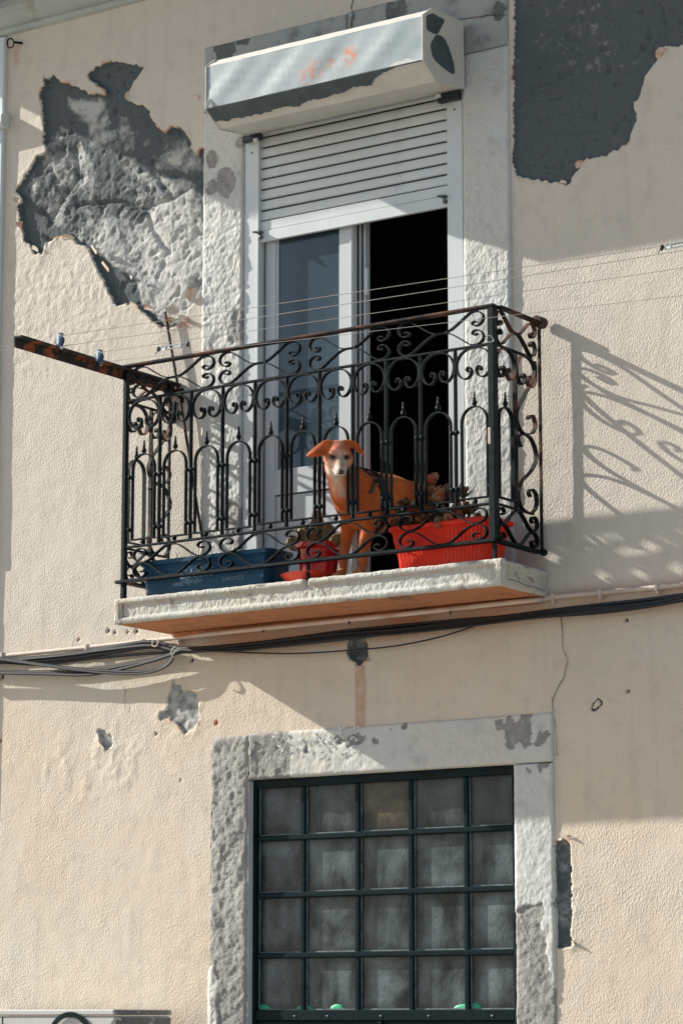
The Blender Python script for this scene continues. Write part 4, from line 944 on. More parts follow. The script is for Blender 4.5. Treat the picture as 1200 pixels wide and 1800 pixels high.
cable('cable', off(top, 8, 5, 1.5, 4), -.034, .0060, 'black cable in the middle of the bundle under the balcony')
low = [(-60, 1180), (0, 1181), (80, 1182), (150, 1182), (210, 1172), (270, 1158), (320, 1145), (400, 1140), (500, 1131), (600, 1120), (700, 1110), (800, 1100), (880, 1090), (960, 1080), (1050, 1074), (1130, 1066), (1200, 1055), (1260, 1047)]
cable('cable', off(low, 0, 0, 1, 1), -.038, .0058, 'black cable sagging low at the left and joining the bundle beside the tie loop')
cable('cable', off(low, 4, 2, 1.5, 3), -.044, .0056, 'lowest sagging black cable at the left edge of the wall')
cx = [(-60, 1152), (0, 1157), (60, 1166), (120, 1174), (180, 1179), (240, 1181), (280, 1175), (300, 1162), (312, 1142), (350, 1140), (420, 1140), (520, 1130), (620, 1119), (720, 1109), (820, 1097), (900, 1087), (980, 1079), (1060, 1070), (1140, 1062), (1200, 1050)]
cable('cable', cx, -.046, .0050, 'grey-black cable that crosses the others at the left and loops up at the tie', M['cable'])
cable('cable', off(cx, 3, 3, 1, 2), -.050, .0042, 'thin cable looping down beside the tie knot under the left end of the balcony')
md = [(-60, 1170), (0, 1165), (70, 1168), (140, 1160), (210, 1153), (290, 1147), (350, 1143), (450, 1137), (560, 1127), (680, 1112), (800, 1098), (900, 1086), (1000, 1074), (1100, 1062), (1200, 1051)]
cable('cable', md, -.028, .0052, 'black cable lying between the upper and lower strands at the left')
cable('cable', [(330, 1142), (420, 1147), (520, 1149), (620, 1143), (700, 1135), (780, 1118), (860, 1093), (920, 1083), (1000, 1074), (1100, 1064), (1200, 1054)], -.03, .0026, 'single thin wire hanging below the bundle across the hole in the wall')
rg_ = un(276, 1131, -.035)
part_loc = rg_
solo('cable_ring', MB().tube([(.015*math.sin(a), -.012+.004*math.cos(a), .019*math.cos(a)+.004) for a in [k*.45 for k in range(13)]], .0022, 6), M['pipe'], (0, 0, 0), 'open metal ring holding the cables beside the left end of the balcony', 'ring').location = rg_
tl_ = un(308, 1148, -.05)
solo('cable_tie', MB().tube([(.010, -.012, .024), (.0, -.02, .012), (-.006, -.02, -.004), (-.002, -.016, -.014), (.006, -.01, -.02)], .0026, 6), M['tie'], (0, 0, 0), 'pale tie knotted round the cables where the lower loop joins the bundle', 'cable tie').location = tl_
er = un(22, 74, -.03)
e_ = thing('ring_hook', er, 'rusty iron ring bolt in the wall at the upper left corner', 'hook')
part('ring', MB().tube([(er.x-.012+.019*math.sin(a), er.y-.004*math.cos(a), er.z+.02*math.cos(a)) for a in [k*.45 for k in range(15)]], .0035, 6), M['rusty'], e_)
part('bolt', MB().tube([(er.x+.008, er.y, er.z), (er.x+.03, -.001, er.z)], .006, 6), M['rusty'], e_)

# ------------------------------------------------------------------ air conditioner at the lower left
ac = thing('air_conditioner', (-1.25, -.2, 1.08), 'cream air conditioner outdoor unit on the wall at the lower left corner', 'air conditioner')
AX0, AX1, AY0, AY1, AZ = -1.66, -.812, -.375, -.03, 1.652
part('casing', MB().box(AX0, AX1, AY0, AY1, 1.08, 1.628, .006), M['ac'], ac)
part('lid', MB().box(AX0-.004, AX1-.0, AY0-.006, AY1, 1.631, AZ, .004), M['ac'], ac)
part('side_panel', MB().box(AX1+.0004, AX1+.003, AY0+.012, AY1-.004, 1.09, 1.622), M['acdark'], ac, label='grey side with flaking paint')
part('lid_edge', MB().box(AX1+.0004, AX1+.004, AY0, AY1-.002, 1.633, AZ-.003), M['acdark'], ac)
fc = un(122, 1825, AY0-.01)
part('fan_ring', MB().strip([(fc.x+.102*math.cos(a), 1.532+.102*math.sin(a)) for a in [2*math.pi*k/48 for k in range(49)]], .019, .004, mid=AY0-.0085), M['win'], ac, smooth=True)
c1 = MB()
for k in range(12): pass
tx = bpy.data.curves.new('logo', 'FONT'); tx.body = 'C'; tx.size = .09; tx.extrude = .001
lo_ = bpy.data.objects.new('logo_tmp', tx); COL.objects.link(lo_)
def text_part(body, size, parent, x, y, z, m, name='printed_text', shear=0, slope=0.0):
    cu = bpy.data.curves.new(name, 'FONT'); cu.body = body; cu.size = size; cu.extrude = .0002; cu.shear = shear
    to = bpy.data.objects.new(name, cu); COL.objects.link(to)
    dg = bpy.context.evaluated_depsgraph_get(); me = bpy.data.meshes.new_from_object(to.evaluated_get(dg))
    bpy.data.objects.remove(to); bpy.data.curves.remove(cu)
    me.materials.clear(); me.materials.append(m)
    me.transform(Matrix.Rotation(slope, 4, 'X')@Matrix.Rotation(math.pi/2, 4, 'X'))
    o = place(name, me, parent); o.location = Vector((x, y, z))-wloc(parent); return o
bpy.data.objects.remove(lo_)
lg = un(190, 1798, AY0-.001)
text_part('C', .075, ac, lg.x, AY0-.0015, 1.570, M['acdark'], 'logo_letter', .3)
part('seam', MB().box(-1.37, -1.366, AY0-.0012, AY0, 1.1, 1.628), M['win'], ac)
part('bracket', MB().box(-1.5, -1.46, -.34, -.001, 1.04, 1.078), M['rusty'], ac); part('bracket', MB().box(-1.0, -.96, -.34, -.001, 1.04, 1.078), M['rusty'], ac)

# ------------------------------------------------------------------ planters and pots
FZ = 3.224
def trough(name, x0, x1, y0, y1, h, taper, m, label, ribs=0, rimh=.018, rimw=.008):
    t = thing(name, ((x0+x1)/2, (y0+y1)/2, FZ), label, 'planter')
    mb = MB(); N = 240 if ribs else 40
    def ring(ins, z, scal=0, rib=0):
        P = []; ax0, ax1, ay0, ay1 = x0+ins, x1-ins, y0+ins*.7, y1-ins*.7; cr = .018
        seg_ = []
        for (cx, cy, a0) in ((ax1-cr, ay0+cr, -math.pi/2), (ax1-cr, ay1-cr, 0), (ax0+cr, ay1-cr, math.pi/2), (ax0+cr, ay0+cr, math.pi)):
            for k in range(4): a = a0+k*math.pi/6; seg_.append((cx+cr*math.cos(a), cy+cr*math.sin(a)))
        out = []
        L = [0]
        for i in range(len(seg_)): L.append(L[-1]+math.dist(seg_[i], seg_[(i+1) % len(seg_)]))
        tot = L[-1]
        for k in range(N*(2 if ribs else 1)):
            s = tot*k/(N*(2 if ribs else 1)); j = max(i for i in range(len(seg_)) if L[i] <= s+1e-9); tt = (s-L[j])/(L[j+1]-L[j]+1e-9)
            p, q = seg_[j], seg_[(j+1) % len(seg_)]; x, y = p[0]+(q[0]-p[0])*tt, p[1]+(q[1]-p[1])*tt
            nx, ny = (q[1]-p[1]), -(q[0]-p[0]); l = math.hypot(nx, ny) or 1; ph = s/.0165*2*math.pi
            w = rib*(abs(math.cos(ph/2))**.6-.5)
            zz = scal*math.cos(s/.05*2*math.pi)
            out.append((x+nx/l*w, y+ny/l*w, z+zz))
        return out
    prof = [(taper, FZ, 0, 0), (taper-.003, FZ+.008, 0, .004 if ribs else 0)]
    for k in range(1, 6): prof.append((taper*(1-k/5*.75), FZ+.008+(h-rimh-.010)*k/5, 0, .0048 if ribs else 0))
    prof += [(.003, FZ+h-rimh, 0, 0), (-.003, FZ+h-rimh+.001, 0, 0), (-.004, FZ+h-.003, 0, 0), (0, FZ+h, 0, 0), (.006, FZ+h, 0, 0), (.010, FZ+h-.03, 0, 0)]
    rings = [ring(a, b, c, d) for a, b, c, d in prof]; n = len(rings[0])
    V = [p for r in rings for p in r]; F = []
    for i in range(len(rings)-1):
        for k in range(n): F.append((i*n+k, i*n+(k+1) % n, (i+1)*n+(k+1) % n, (i+1)*n+k))
    F.append(tuple(range(n))[::-1]); mb.add(V, F)
    part('trough', mb, m, t, smooth=True)
    part('soil', MB().box(x0+.012, x1-.012, y0+.010, y1-.010, FZ+h-.032, FZ+h-.024, .003), M['soil'], t)
    return t
redt = trough('flower_trough', .375, .815, -.302, -.135, .165, .034, M['redp'], 'bright red ribbed plastic trough at the right end of the balcony floor', ribs=1)
blue = trough('flower_trough', -.775, -.150, -.315, -.140, .140, .022, M['bluep'], 'long dark blue plastic trough at the left end of the balcony floor')
yb = -.3155
text_part('Sidebeti', .052, blue, -.575, -.3125, 3.281, M['ink'], slope=math.radians(-5))
text_part('sterilizing box', .020, blue, -.575, -.3095, 3.262, M['ink'], slope=math.radians(-5))
text_part('SURGINDS', .022, blue, -.375, -.3085, 3.255, M['ink'], slope=math.radians(-5))
text_part('C', .035, blue, -.170, -.3115, 3.290, M['ink'], slope=math.radians(-5))
dry = thing('dry_weed', (-.58, -.22, 3.33), 'dead brown weed standing in the soil of the long blue trough', 'plant')
for k in range(14):
    x = random.uniform(-.66, -.50); y = random.uniform(-.27, -.18); pts = [(x, y, 3.33)]
    for j in range(4): pts.append((pts[-1][0]+random.uniform(-.012, .012), pts[-1][1]+random.uniform(-.01, .01), pts[-1][2]+random.uniform(.006, .03)))
    part('stem', MB().tube(crom(pts, 3), .0012, 4), M['twig'], dry)
# red pot with cactus
pc = un(557, 1010, -.225); PX, PY = pc.x, -.215
pot = thing('flower_pot', (PX, PY, FZ), 'round deep red plastic pot standing in a saucer left of the dog', 'flower pot')
part('pot_body', MB().lathe([(.062, .012), (.066, .014), (.078, .11), (.080, .124), (.088, .126), (.092, .13), (.092, .146), (.089, .149), (.083, .146), (.080, .13), (.07, .125)], (PX, PY, FZ), 40), M['redpot'], pot, smooth=True)
part('soil', MB().lathe([(.077, .118), (.075, .132), (.02, .137)], (PX, PY, FZ), 20), M['soil'], pot, smooth=True)
solo('saucer', MB().lathe([(.080, .0), (.092, .002), (.113, .028), (.116, .030), (.113, .031), (.108, .028), (.088, .006), (.02, .005)], (0, 0, 0), 40), M['saucer'], (0, 0, 0), 'orange-red plastic saucer under the round red pot', 'saucer', smooth=True).location = (PX-.02, PY-.02, FZ)
cac = thing('cactus', (PX, PY, FZ+.12), 'brown-green clumping cactus spilling over the round red pot', 'cactus')
stems = [((-.100, -.02, .160), (.026, .024, .036), .9), ((-.045, -.03, .185), (.034, .032, .040), .5), ((.0, -.01, .215), (.026, .025, .062), 0), ((.035, .0, .175), (.033, .03, .05), -.5), ((.085, -.01, .155), (.024, .022, .038), -1.1), ((-.02, .03, .18), (.03, .03, .05), .1), ((.0, -.05, .155), (.03, .028, .032), .2)]
for (c, r, tl) in stems:
    mb = MB(); n, m_ = 24, 12; V = []; F = []; q = Quaternion((0, 1, 0), -tl)
    for i in range(m_+1):
        th_ = math.pi*i/m_
        for k in range(n):
            ph = 2*math.pi*k/n; rb = 1+.07*math.cos(ph*9)
            v = q@Vector((r[0]*rb*math.sin(th_)*math.cos(ph), r[1]*rb*math.sin(th_)*math.sin(ph), r[2]*math.cos(th_))); V.append((PX+c[0]+v.x, PY+c[1]+v.y, FZ+c[2]+v.z))
    for i in range(m_):
        for k in range(n): F.append((i*n+k, (i+1)*n+k, (i+1)*n+(k+1) % n, i*n+(k+1) % n))
    st = part('stem', mb.add(V, F), M['cactus'], cac, smooth=True)
    sp = MB()
    for k in range(60):
        th_ = random.uniform(.1, 2.6); ph = 2*math.pi*(random.randint(0, 8)+.0)/9
        v = q@Vector((r[0]*math.sin(th_)*math.cos(ph), r[1]*math.sin(th_)*math.sin(ph), r[2]*math.cos(th_))); nrm = v.normalized()
        b0 = Vector((PX+c[0], PY+c[1], FZ+c[2]))+v*1.02
        for _ in range(2):
            d = (nrm+Vector((random.uniform(-.7, .7), random.uniform(-.7, .7), random.uniform(-.7, .7)))).normalized()*.014
            u_ = d.orthogonal().normalized()*.0005; sp.add([b0+u_, b0-u_, b0+d], [(0, 1, 2)])
    part('spines', sp, M['spine'], st)['kind'] = 'stuff'
# succulent in the red trough
suc = thing('succulent', (.55, -.22, FZ+.14), 'bushy succulent with green and red paddle leaves growing in the red trough', 'succulent')
def leafmesh(m):
    mb = MB(); n, k_ = 8, 6; V = []; F = []
    for i in range(k_+1):
        t = i/k_; w = .0155*math.sin(math.pi*min(1, t*.93+.05))**.75*(.5+.75*t); cz = .010*t*t
        for j in range(n):
            a = 2*math.pi*j/n; V.append((w*math.cos(a), .033*t, cz+.0028*math.sin(a)*(1.1-t*.5)))
    for i in range(k_):
        for j in range(n): F.append((i*n+j, i*n+(j+1) % n, (i+1)*n+(j+1) % n, (i+1)*n+j))
    F.append(tuple(range(n))); F.append(tuple(range(k_*n, k_*n+n)))
    return mb.add(V, F).mesh('leaf', m, smooth=True)
LM = [leafmesh(M[k]) for k in ('leafa', 'leafb', 'leafc')]
stemb = MB(); roots = [(.44, -.25), (.50, -.2), (.56, -.25), (.62, -.21), (.67, -.25)]
heads = []
for px, py, Y, n_, red in ((712, 890, -.27, 11, .45), (738, 872, -.24, 13, .35), (760, 868, -.26, 14, .55), (782, 872, -.23, 13, .35), (750, 892, -.28, 11, .55), (722, 905, -.29, 10, .55), (700, 912, -.28, 9, .4), (800, 880, -.20, 10, .2), (775, 905, -.27, 11, .3), (745, 915, -.26, 10, .2), (805, 905, -.26, 9, .25), (790, 918, -.29, 9, .2), (770, 925, -.29, 9, .1), (825, 900, -.22, 7, .1), (700, 925, -.26, 8, .2), (728, 922, -.25, 9, .1), (762, 900, -.2, 9, .2), (840, 918, -.27, 5, .1), (815, 870, -.22, 6, .1), (768, 880, -.30, 9, .5), (735, 888, -.30, 9, .4), (700, 898, -.30, 8, .3), (760, 852, -.25, 8, .4)):
    c = un(px, py, Y); heads.append((c, n_+5, red))
tot = 0
for c, n_, red in heads:
    rx, ry = min(roots, key=lambda r: abs(r[0]-c.x)+random.random()*.04)
    stemb.tube(crom([(rx, ry, FZ+.13), ((rx+c.x)/2+random.uniform(-.01, .01), (ry+c.y)/2, (FZ+.14+c.z)/2), tuple(c)], 4), .005, 6)
    for k in range(n_):
        el = random.uniform(-.1, 1.25)*(1 if k > 3 else .3)+(.9 if k < 3 else 0); az = k*2.4+random.uniform(-.3, .3)
        o = place('leaf', LM[2 if random.random() < red*.22 else (1 if random.random() < red+.2 else 0)], suc)
        o.location = Vector(c)-suc.location+Vector((0, 0, random.uniform(-.012, .006)))
        o.rotation_euler = (el, random.uniform(-.3, .3), az); s = random.uniform(.85, 1.4); o.scale = (s, s, s); tot += 1
part('stem', stemb, M['twig'], suc, smooth=True)

# ------------------------------------------------------------------ the dog
dog = thing('dog', (.19, -.1, FZ), 'ginger dog with a greying white muzzle pushing its head out through the railing', 'dog')
DM = MB()
def chain(pts, sub=10):
    for (a, ra), (b, rb) in zip(pts[:-1], pts[1:]):
        a, b = Vector(a), Vector(b); n = max(2, int((b-a).length/(min(min(ra) if isinstance(ra, tuple) else ra, min(rb) if isinstance(rb, tuple) else rb)*.28)))
        for i in range(n+1):
            t = i/n; t2 = t*t*(3-2*t)*.5+t*.5; r = tuple(x+(y-x)*t2 for x, y in zip(ra, rb)) if isinstance(ra, tuple) else ra+(rb-ra)*t2
            DM.ball(a.lerp(b, t), r, 16, 10)
# torso
chain([((.185, -.225, 3.525), (.070, .070, .085)), ((.178, -.12, 3.545), (.082, .08, .100)), ((.170, .02, 3.575), (.078, .08, .083)), ((.165, .13, 3.587), (.068, .07, .070)), ((.165, .22, 3.582), (.074, .075, .078)), ((.165, .27, 3.570), (.062, .06, .066))])
chain([((.238, -.185, 3.565), (.020, .045, .045)), ((.240, -.20, 3.50), (.020, .035, .04))])
chain([((.222, .21, 3.55), (.022, .05, .05)), ((.222, .20, 3.49), (.02, .045, .04))])
chain([((.190, -.215, 3.475), (.058, .06, .06)), ((.182, -.10, 3.475), (.06, .07, .055))])            # brisket
chain([((.185, -.20, 3.570), (.062, .06, .062)), ((.168, -.285, 3.605), (.054, .052, .058)), ((.176, -.335, 3.632), (.046, .05, .052)), ((.192, -.362, 3.648), (.045, .045, .047))])  # neck
chain([((.168, -.310, 3.590), (.046, .04, .045)), ((.165, -.285, 3.545), (.050, .045, .05)), ((.175, -.25, 3.49), (.055, .045, .05))])             # throat and fore-chest
for sx in (0, 1):
    x = (.138, .226)[sx]; o_ = (0, .006)[sx]
    chain([((x+(.012 if not sx else -.012), -.215, 3.515), (.032, .045, .050)), ((x, -.205, 3.445), (.031, .037, .040)), ((x, -.215, 3.405), (.023, .027, .026)), ((x+.002, -.235, 3.34), (.0175, .0195, .02)), ((x+.004, -.248, 3.295), (.0165, .018, .02)), ((x+.006, -.252, 3.262), (.014, .0155, .016)), ((x+.008, -.268, 3.242), (.018, .018, .015))])
    for k in range(4):
        DM.ball((x+.008+(k-1.5)*.0095, -.288-(.004 if k in (1, 2) else 0), 3.2345), (.0062, .0125, .0095), 10, 8)
    xh = (.120, .212)[sx]
    chain([((xh+(.01 if not sx else -.01), .235, 3.56), (.04, .055, .06)), ((xh, .215, 3.48), (.034, .05, .055)), ((xh, .205, 3.425), (.025, .03, .03)), ((xh, .27, 3.335), (.015, .017, .018)), ((xh, .285, 3.318), (.014, .017, .018)), ((xh, .262, 3.262), (.014, .015, .016)), ((xh, .235, 3.240), (.018, .02, .014))])
    for k in range(4): DM.ball((xh+(k-1.5)*.0095, .212, 3.2345), (.0062, .0125, .0095), 10, 8)
chain([((.165, .31, 3.60), .020), ((.163, .37, 3.56), .016), ((.160, .40, 3.48), .013), ((.160, .405, 3.41), .008)])
# head in its own frame: x to the picture's right, y forward, z up
fh = Vector((.565, -.825, 0))+.10*cR; fh.normalize(); el = math.radians(-30)
hy = Vector((fh.x*math.cos(el), fh.y*math.cos(el), math.sin(el))); hx = hy.cross(Vector((0, 0, 1))).normalized()
hx = -hx if hx.dot(cR) < 0 else hx; hz = hx.cross(hy).normalized()
if hz.z < 0: hz = -hz
HC = Vector((.205, -.372, 3.672)); HS = 1.10
HM = Matrix((hx, hy, hz)).transposed()
hq = HM.to_quaternion()
def hp_(x, y, z): return HC+HM@(Vector((x, y, z))*HS)
def hball(x, y, z, r, yaw=0, roll=0, pit=0, n=18, m=12, mb=None):
    r = r if isinstance(r, tuple) else (r, r, r)
    q = hq@Quaternion((0, 0, 1), yaw)@Quaternion((0, 1, 0), roll)@Quaternion((1, 0, 0), pit)
    (mb or DM).ball(hp_(x, y, z), tuple(a*HS for a in r), n, m, q)
def hchain(pts):
    for (a, ra), (b, rb) in zip(pts[:-1], pts[1:]):
        n = 8
        for i in range(n+1):
            t = i/n; p = Vector(a).lerp(Vector(b), t); r = tuple(x+(y-x)*t for x, y in zip(ra, rb)); hball(*p, r)
hball(0, -.004, .004, (.044, .052, .040)); hball(0, .018, .012, (.034, .034, .028))
for s in (-1, 1):
    hball(s*.026, .008, -.014, (.024, .034, .028)); hball(s*.020, .036, .016, (.015, .014, .010)); hball(s*.022, .035, -.010, (.014, .018, .014))
hchain([((0, .030, -.012), (.029, .022, .027)), ((0, .062, -.022), (.0225, .02, .0215)), ((0, .088, -.029), (.0195, .016, .0185)), ((0, .099, -.031), (.017, .013, .016))])
hchain([((0, .030, .004), (.013, .014, .010)), ((0, .097, -.017), (.010, .010, .007))])
hchain([((0, .01, -.040), (.026, .02, .016)), ((0, .080, -.047), (.014, .012, .008))])
for s in (-1, 1): hball(s*.010, .090, -.038, (.010, .014, .010))
hchain([((0, -.015, -.02), (.034, .03, .034)), ((0, -.05, -.05), (.038, .034, .036))])
# ears: left one held out sideways, right one folded forward and drooping
def blade(top, bot, th=.0032, cup=-.012):
    n = 10; A_ = crom(top, 4); B_ = crom(bot, 4); m_ = len(A_); V = []; F = []
    for i_ in range(m_):
        a, b = Vector(A_[i_]), Vector(B_[i_])
        for j_ in range(n):
            t = j_/(n-1); p = a.lerp(b, t); c_up = cup*math.sin(math.pi*t); V.append((p.x, p.y-c_up, p.z))
    k = len(V); V = [(x, y+th, z) for x, y, z in V]+[(x, y-th, z) for x, y, z in V]
    for i_ in range(m_-1):
        for j_ in range(n-1):
            a = i_*n+j_; F += [(a, a+1, a+n+1, a+n), (a+k, a+n+k, a+n+1+k, a+1+k)]
    for i_ in range(m_-1):
        a = i_*n; F.append((a, a+n, a+n+k, a+k)); a = i_*n+n-1; F.append((a, a+k, a+n+k, a+n))
    for j_ in range(n-1):
        F.append((j_, j_+k, j_+1+k, j_+1)); a = (m_-1)*n+j_; F.append((a, a+1, a+1+k, a+k))
    DM.add([hp_(*v) for v in V], F)
blade([(-.018, -.010, .043), (-.045, -.010, .044), (-.075, -.004, .026), (-.108, .004, -.002)], [(-.034, .008, .004), (-.056, .012, -.003), (-.082, .012, -.008), (-.109, .008, -.008)])
blade([(.010, -.008, .045), (.036, -.008, .047), (.066, .002, .036), (.090, .014, -.002)], [(.030, .004, .026), (.044, .014, .024), (.062, .018, .014), (.086, .018, -.004)], cup=.012)
raw = DM.mesh('dog_raw', None, dog.location)
ro = bpy.data.objects.new('dog_raw', raw); COL.objects.link(ro)
md_ = ro.modifiers.new('r', 'REMESH'); md_.mode = 'VOXEL'; md_.voxel_size = .0026; md_.use_smooth_shade = True
sm2 = ro.modifiers.new('s', 'SMOOTH'); sm2.iterations = 5; sm2.factor = .5
dg = bpy.context.evaluated_depsgraph_get(); bme = bpy.data.meshes.new_from_object(ro.evaluated_get(dg)); bpy.data.objects.remove(ro)
bme.name = 'body'; nv = len(bme.vertices); co = np.empty(nv*3); bme.vertices.foreach_get('co', co); co = co.reshape(-1, 3)+np.array(dog.location)
bme.polygons.foreach_set('use_smooth', np.full(len(bme.polygons), True))
loc = (co-np.array(HC))@np.array(HM)/HS                                     # head frame
X_, Y_, Z_ = loc.T
ginger = np.array([.69, .150, .022]); white = np.array([.66, .58, .48]); dark = np.array([.10, .05, .03]); tan = np.array([.60, .26, .10])
nz1 = fbm(co[:, 0]+co[:, 1]*.7, co[:, 2], 60, 3, 701); nz2 = fbm(co[:, 0]*.5+co[:, 1], co[:, 2], 14, 3, 711)
c_ = ginger[None, :]*(1+.22*nz2+.10*nz1)[:, None]
def blend(mask, col): 
    global c_
    mask = np.clip(mask, 0, 1)[:, None]; c_ = c_*(1-mask)+np.array(col)[None, :]*mask
head = (Y_ > -.06) & (np.abs(X_) < .12) & (Z_ > -.07) & (np.hypot(np.hypot(X_, Y_-.02), Z_) < .14)
muz = sst(Y_+.35*np.abs(Z_+.02)*0, .034, .060)*head
blend(muz*(.88+.4*nz1), white*.9)
cheek = np.exp(-((np.abs(X_)-.030)/.016)**2-((Y_-.022)/.026)**2-((Z_+.024)/.020)**2)*head*np.where(X_ < 0, 1.15, .75); blend(cheek, white)
fore = np.exp(-(X_/.020)**2-((Z_-.036)/.020)**2)*(Y_ > -.03)*head*.5*(.8+.9*nz1); blend(fore, white*.9)
jaw = sst(-Z_, .040, .050)*head*sst(Y_, -.02, .01); blend(jaw, white)
for s in (-1, 1): blend(np.exp(-((X_-s*.024)/.0135)**2-((Y_-.042)/.020)**2-((Z_-.003)/.0100)**2)*1.25*head, dark*.5)
blend(np.exp(-(X_/.010)**2)*sst(Y_, .045, .09)*sst(Z_, -.022, -.008)*.55*head, dark*1.6)
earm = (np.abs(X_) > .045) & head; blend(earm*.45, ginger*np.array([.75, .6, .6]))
blend((X_ < -.040)*np.exp(-((X_+.062)/.022)**2-((Z_-.010)/.013)**2)*head*.75, [.22, .05, .02])  # shade of the ear hollows put into the coat colour
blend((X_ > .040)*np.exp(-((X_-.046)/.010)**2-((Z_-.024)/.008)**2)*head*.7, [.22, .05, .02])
blend(np.exp(-((np.abs(X_)-.030)/.008)**2-((Z_-.022)/.010)**2)*(Y_ > 0)*head*.35, [.45, .09, .02])
blend(np.clip((3.60-co[:, 2])/.2, 0, 1)*.5*(~head)*sst(co[:, 1], -.28, -.1), [.58, .23, .08])
blend(sst(co[:, 2], 3.62, 3.65)*(~head)*sst(co[:, 1], -.2, -.05)*.5, [.42, .085, .018])
blend(np.clip(nz2-.1, 0, 1)*.6*(~head), [.68, .24, .07])
# chest blaze, lighter legs and belly
cx_ = np.exp(-((co[:, 0]-.180)/.026)**2)*sst(-co[:, 1], .22, .25)*sst(co[:, 2], 3.50, 3.54)*(1-sst(co[:, 2], 3.600, 3.640))*(~head)
blend(cx_*(.72+.9*nz1), white*.95)
blend(np.exp(-((co[:, 0]-.205)/.012)**2-((co[:, 2]-3.475)/.016)**2)*sst(-co[:, 1], .24, .26), white)
blend(sst(-co[:, 2], -3.42, -3.30)*.55, tan*.75)
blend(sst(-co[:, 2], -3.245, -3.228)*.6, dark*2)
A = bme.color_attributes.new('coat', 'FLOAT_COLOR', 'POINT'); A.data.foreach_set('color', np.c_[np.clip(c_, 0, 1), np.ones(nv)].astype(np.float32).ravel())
dm = bpy.data.materials.new('dog_coat'); dm.use_nodes = True; N = dm.node_tree.nodes; L = dm.node_tree.links; b = N['Principled BSDF']
an = N.new('ShaderNodeAttribute'); an.attribute_name = 'coat'; L.new(an.outputs['Color'], b.inputs['Base Color']); b.inputs['Roughness'].default_value = .62; b.inputs['Specular IOR Level'].default_value = .3
b.inputs['Sheen Weight'].default_value = .25; b.inputs['Sheen Roughness'].default_value = .4
tc = N.new('ShaderNodeTexCoord'); mp = N.new('ShaderNodeMapping'); mp.inputs['Scale'].default_value = (420, 150, 150); L.new(tc.outputs['Object'], mp.inputs[0])
n = N.new('ShaderNodeTexNoise'); n.inputs['Scale'].default_value = 1; n.inputs['Detail'].default_value = 3; L.new(mp.outputs[0], n.inputs['Vector'])
bp = N.new('ShaderNodeBump'); bp.inputs['Distance'].default_value = .0016; L.new(n.outputs[0], bp.inputs['Height']); L.new(bp.outputs[0], b.inputs['Normal'])
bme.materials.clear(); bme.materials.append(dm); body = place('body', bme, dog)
# short coat: thousands of tiny hairs lying back along the body
nf_ = len(bme.polygons); cen = np.empty(nf_*3); nor = np.empty(nf_*3); are = np.empty(nf_)
bme.polygons.foreach_get('center', cen); bme.polygons.foreach_get('normal', nor); bme.polygons.foreach_get('area', are)
cen = cen.reshape(-1, 3); nor = nor.reshape(-1, 3); NH = 60000
wt = are/are.sum(); pick = rng.choice(nf_, NH, p=wt); P0 = cen[pick]+rng.normal(0, .0009, (NH, 3)); Nn = nor[pick]
hl = (P0+np.array(dog.location)-np.array(HC))@np.array(HM)/HS
ish = (np.hypot(np.hypot(hl[:, 0], hl[:, 1]-.02), hl[:, 2]) < .12) & (hl[:, 1] > -.05)
okh = ~((np.hypot(np.hypot(np.abs(hl[:, 0])-.0225, hl[:, 1]-.046), hl[:, 2]-.0035) < .012) | (np.hypot(np.hypot(hl[:, 0], hl[:, 1]-.1115), hl[:, 2]+.0265) < .016))
back = np.where(ish[:, None], -np.array(hy)[None, :]+np.array([0, 0, -.2])[None, :], np.array([0, .7, -.7])[None, :])+rng.normal(0, .25, (NH, 3))
tg = back-(back*Nn).sum(1)[:, None]*Nn; tg /= np.linalg.norm(tg, axis=1)[:, None]+1e-9
ln_ = np.where(ish, .0055, .0115)*rng.uniform(.6, 1.3, NH); tip = P0+(tg*.88+Nn*.42)*ln_[:, None]
sd_ = np.cross(tg, Nn)*.0005; P0, tip, sd_, pick2 = P0[okh], tip[okh], sd_[okh], pick[okh]
nh = len(P0); vv = np.stack([P0-sd_, P0+sd_, tip], 1).reshape(-1, 3)
fm = bpy.data.meshes.new('fur'); fm.vertices.add(nh*3); fm.vertices.foreach_set('co', vv.ravel()); fm.loops.add(nh*3); fm.loops.foreach_set('vertex_index', np.arange(nh*3, dtype=np.int32))
fm.polygons.add(nh); fm.polygons.foreach_set('loop_start', np.arange(0, nh*3, 3, dtype=np.int32)); fm.update(calc_edges=True)
v0 = np.array([bme.polygons[int(i_)].vertices[0] for i_ in pick2]); fcol = np.clip(c_[v0]*rng.uniform(.75, 1.3, (nh, 1)), 0, 1)
fa = fm.color_attributes.new('coat', 'FLOAT_COLOR', 'POINT'); fa.data.foreach_set('color', np.repeat(np.c_[fcol, np.ones(nh)], 3, 0).astype(np.float32).ravel())
fm.materials.append(dm); fur = place('fur', fm, dog); fur['kind'] = 'stuff'
M['eye'] = mat('dog_eye', (.004, .003, .0025), .25, spec=.4); M['nose'] = mat('dog_nose', (.06, .032, .03), .4, bump=.001, bscale=300)
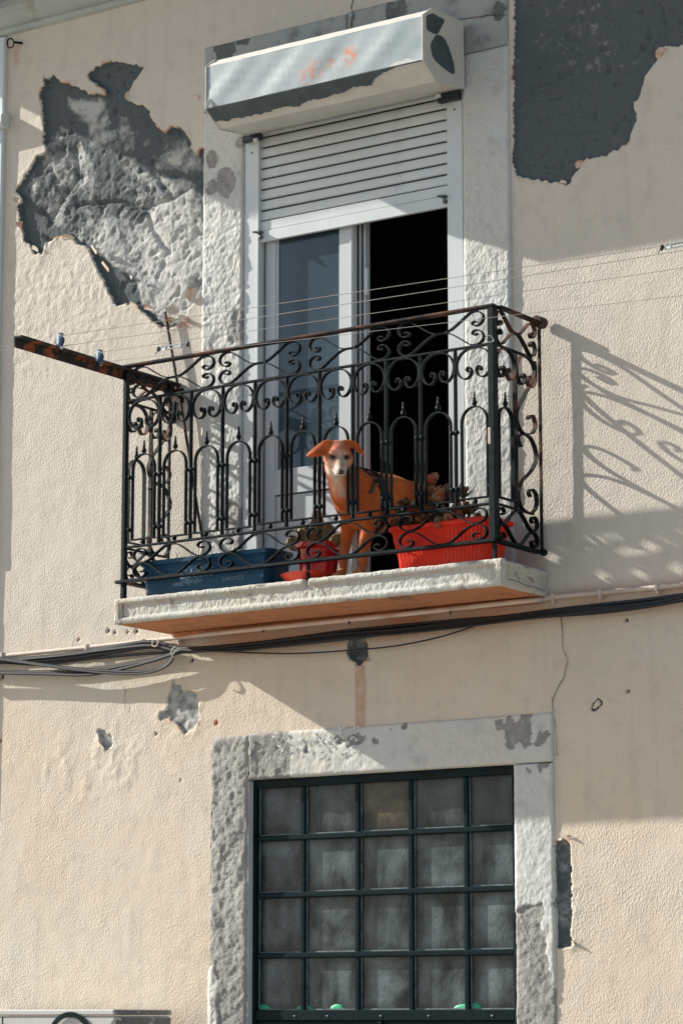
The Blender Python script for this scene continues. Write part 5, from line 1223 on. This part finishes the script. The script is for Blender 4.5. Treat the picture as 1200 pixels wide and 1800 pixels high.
for s in (-1, 1):
    e = MB(); hball(s*.0225, .0425, .0035, (.0082, .0078, .0062), mb=e); part('eye', e, M['eye'], dog, smooth=True)
nb = MB(); hball(0, .1115, -.0265, (.0110, .007, .0085), mb=nb, n=16, m=10); hball(.005, .1145, -.029, (.005, .005, .005), mb=nb); hball(-.005, .1145, -.029, (.005, .005, .005), mb=nb)
no_ = part('nose', nb, M['nose'], dog, smooth=True)
mo = MB(); mo.tube([hp_(x, .104-abs(x)*.9, -.0465-abs(x)*.10+.25*x*x) for x in (-.016, -.010, -.005, 0, .005, .010, .016)], .0011, 5); part('mouth', mo, M['black'], dog)
# harness
hn = thing('harness', (.18, -.15, 3.55), 'black webbing harness round the shoulders of the ginger dog', 'harness')
def loop(c, rx, rz, tilt, w, n=36, rz0=0.):
    V = []; F = []
    for k in range(n):
        a = 2*math.pi*k/n; x, z = rx*math.cos(a), rz*math.sin(a)
        for s, o_ in ((-1, 0), (1, 0), (1, .004), (-1, .004)):
            xx = x*(1+o_/rx); zz = z*(1+o_/rz); yy = s*w/2
            V.append((c[0]+xx, c[1]+yy*math.cos(tilt)+zz*math.sin(tilt), c[2]+zz*math.cos(tilt)-yy*math.sin(tilt)))
    for k in range(n):
        for j in range(4): a = k*4+j; b2 = k*4+(j+1) % 4; c2 = ((k+1) % n)*4+(j+1) % 4; d2 = ((k+1) % n)*4+j; F.append((a, b2, c2, d2))
    return MB().add(V, F)
part('strap', loop((.178, -.135, 3.530), .088, .119, -.12, .026), M['black'], hn)
part('strap', loop((.182, -.215, 3.565), .072, .078, .55, .018), M['black'], hn)
part('strap', MB().strip([(-.215, 3.648), (-.17, 3.652), (-.13, 3.650)], .004, .022, 'yz', .18), M['black'], hn)
part('strap', MB().tube([(.256, -.20, 3.60), (.262, -.165, 3.565), (.262, -.14, 3.535), (.255, -.13, 3.49)], .010, 6), M['black'], hn)
part('ring', MB().tube([(.262, -.185+.010*math.sin(a), 3.585+.010*math.cos(a)) for a in [k*.5 for k in range(14)]], .0018, 5), M['steel'], hn)
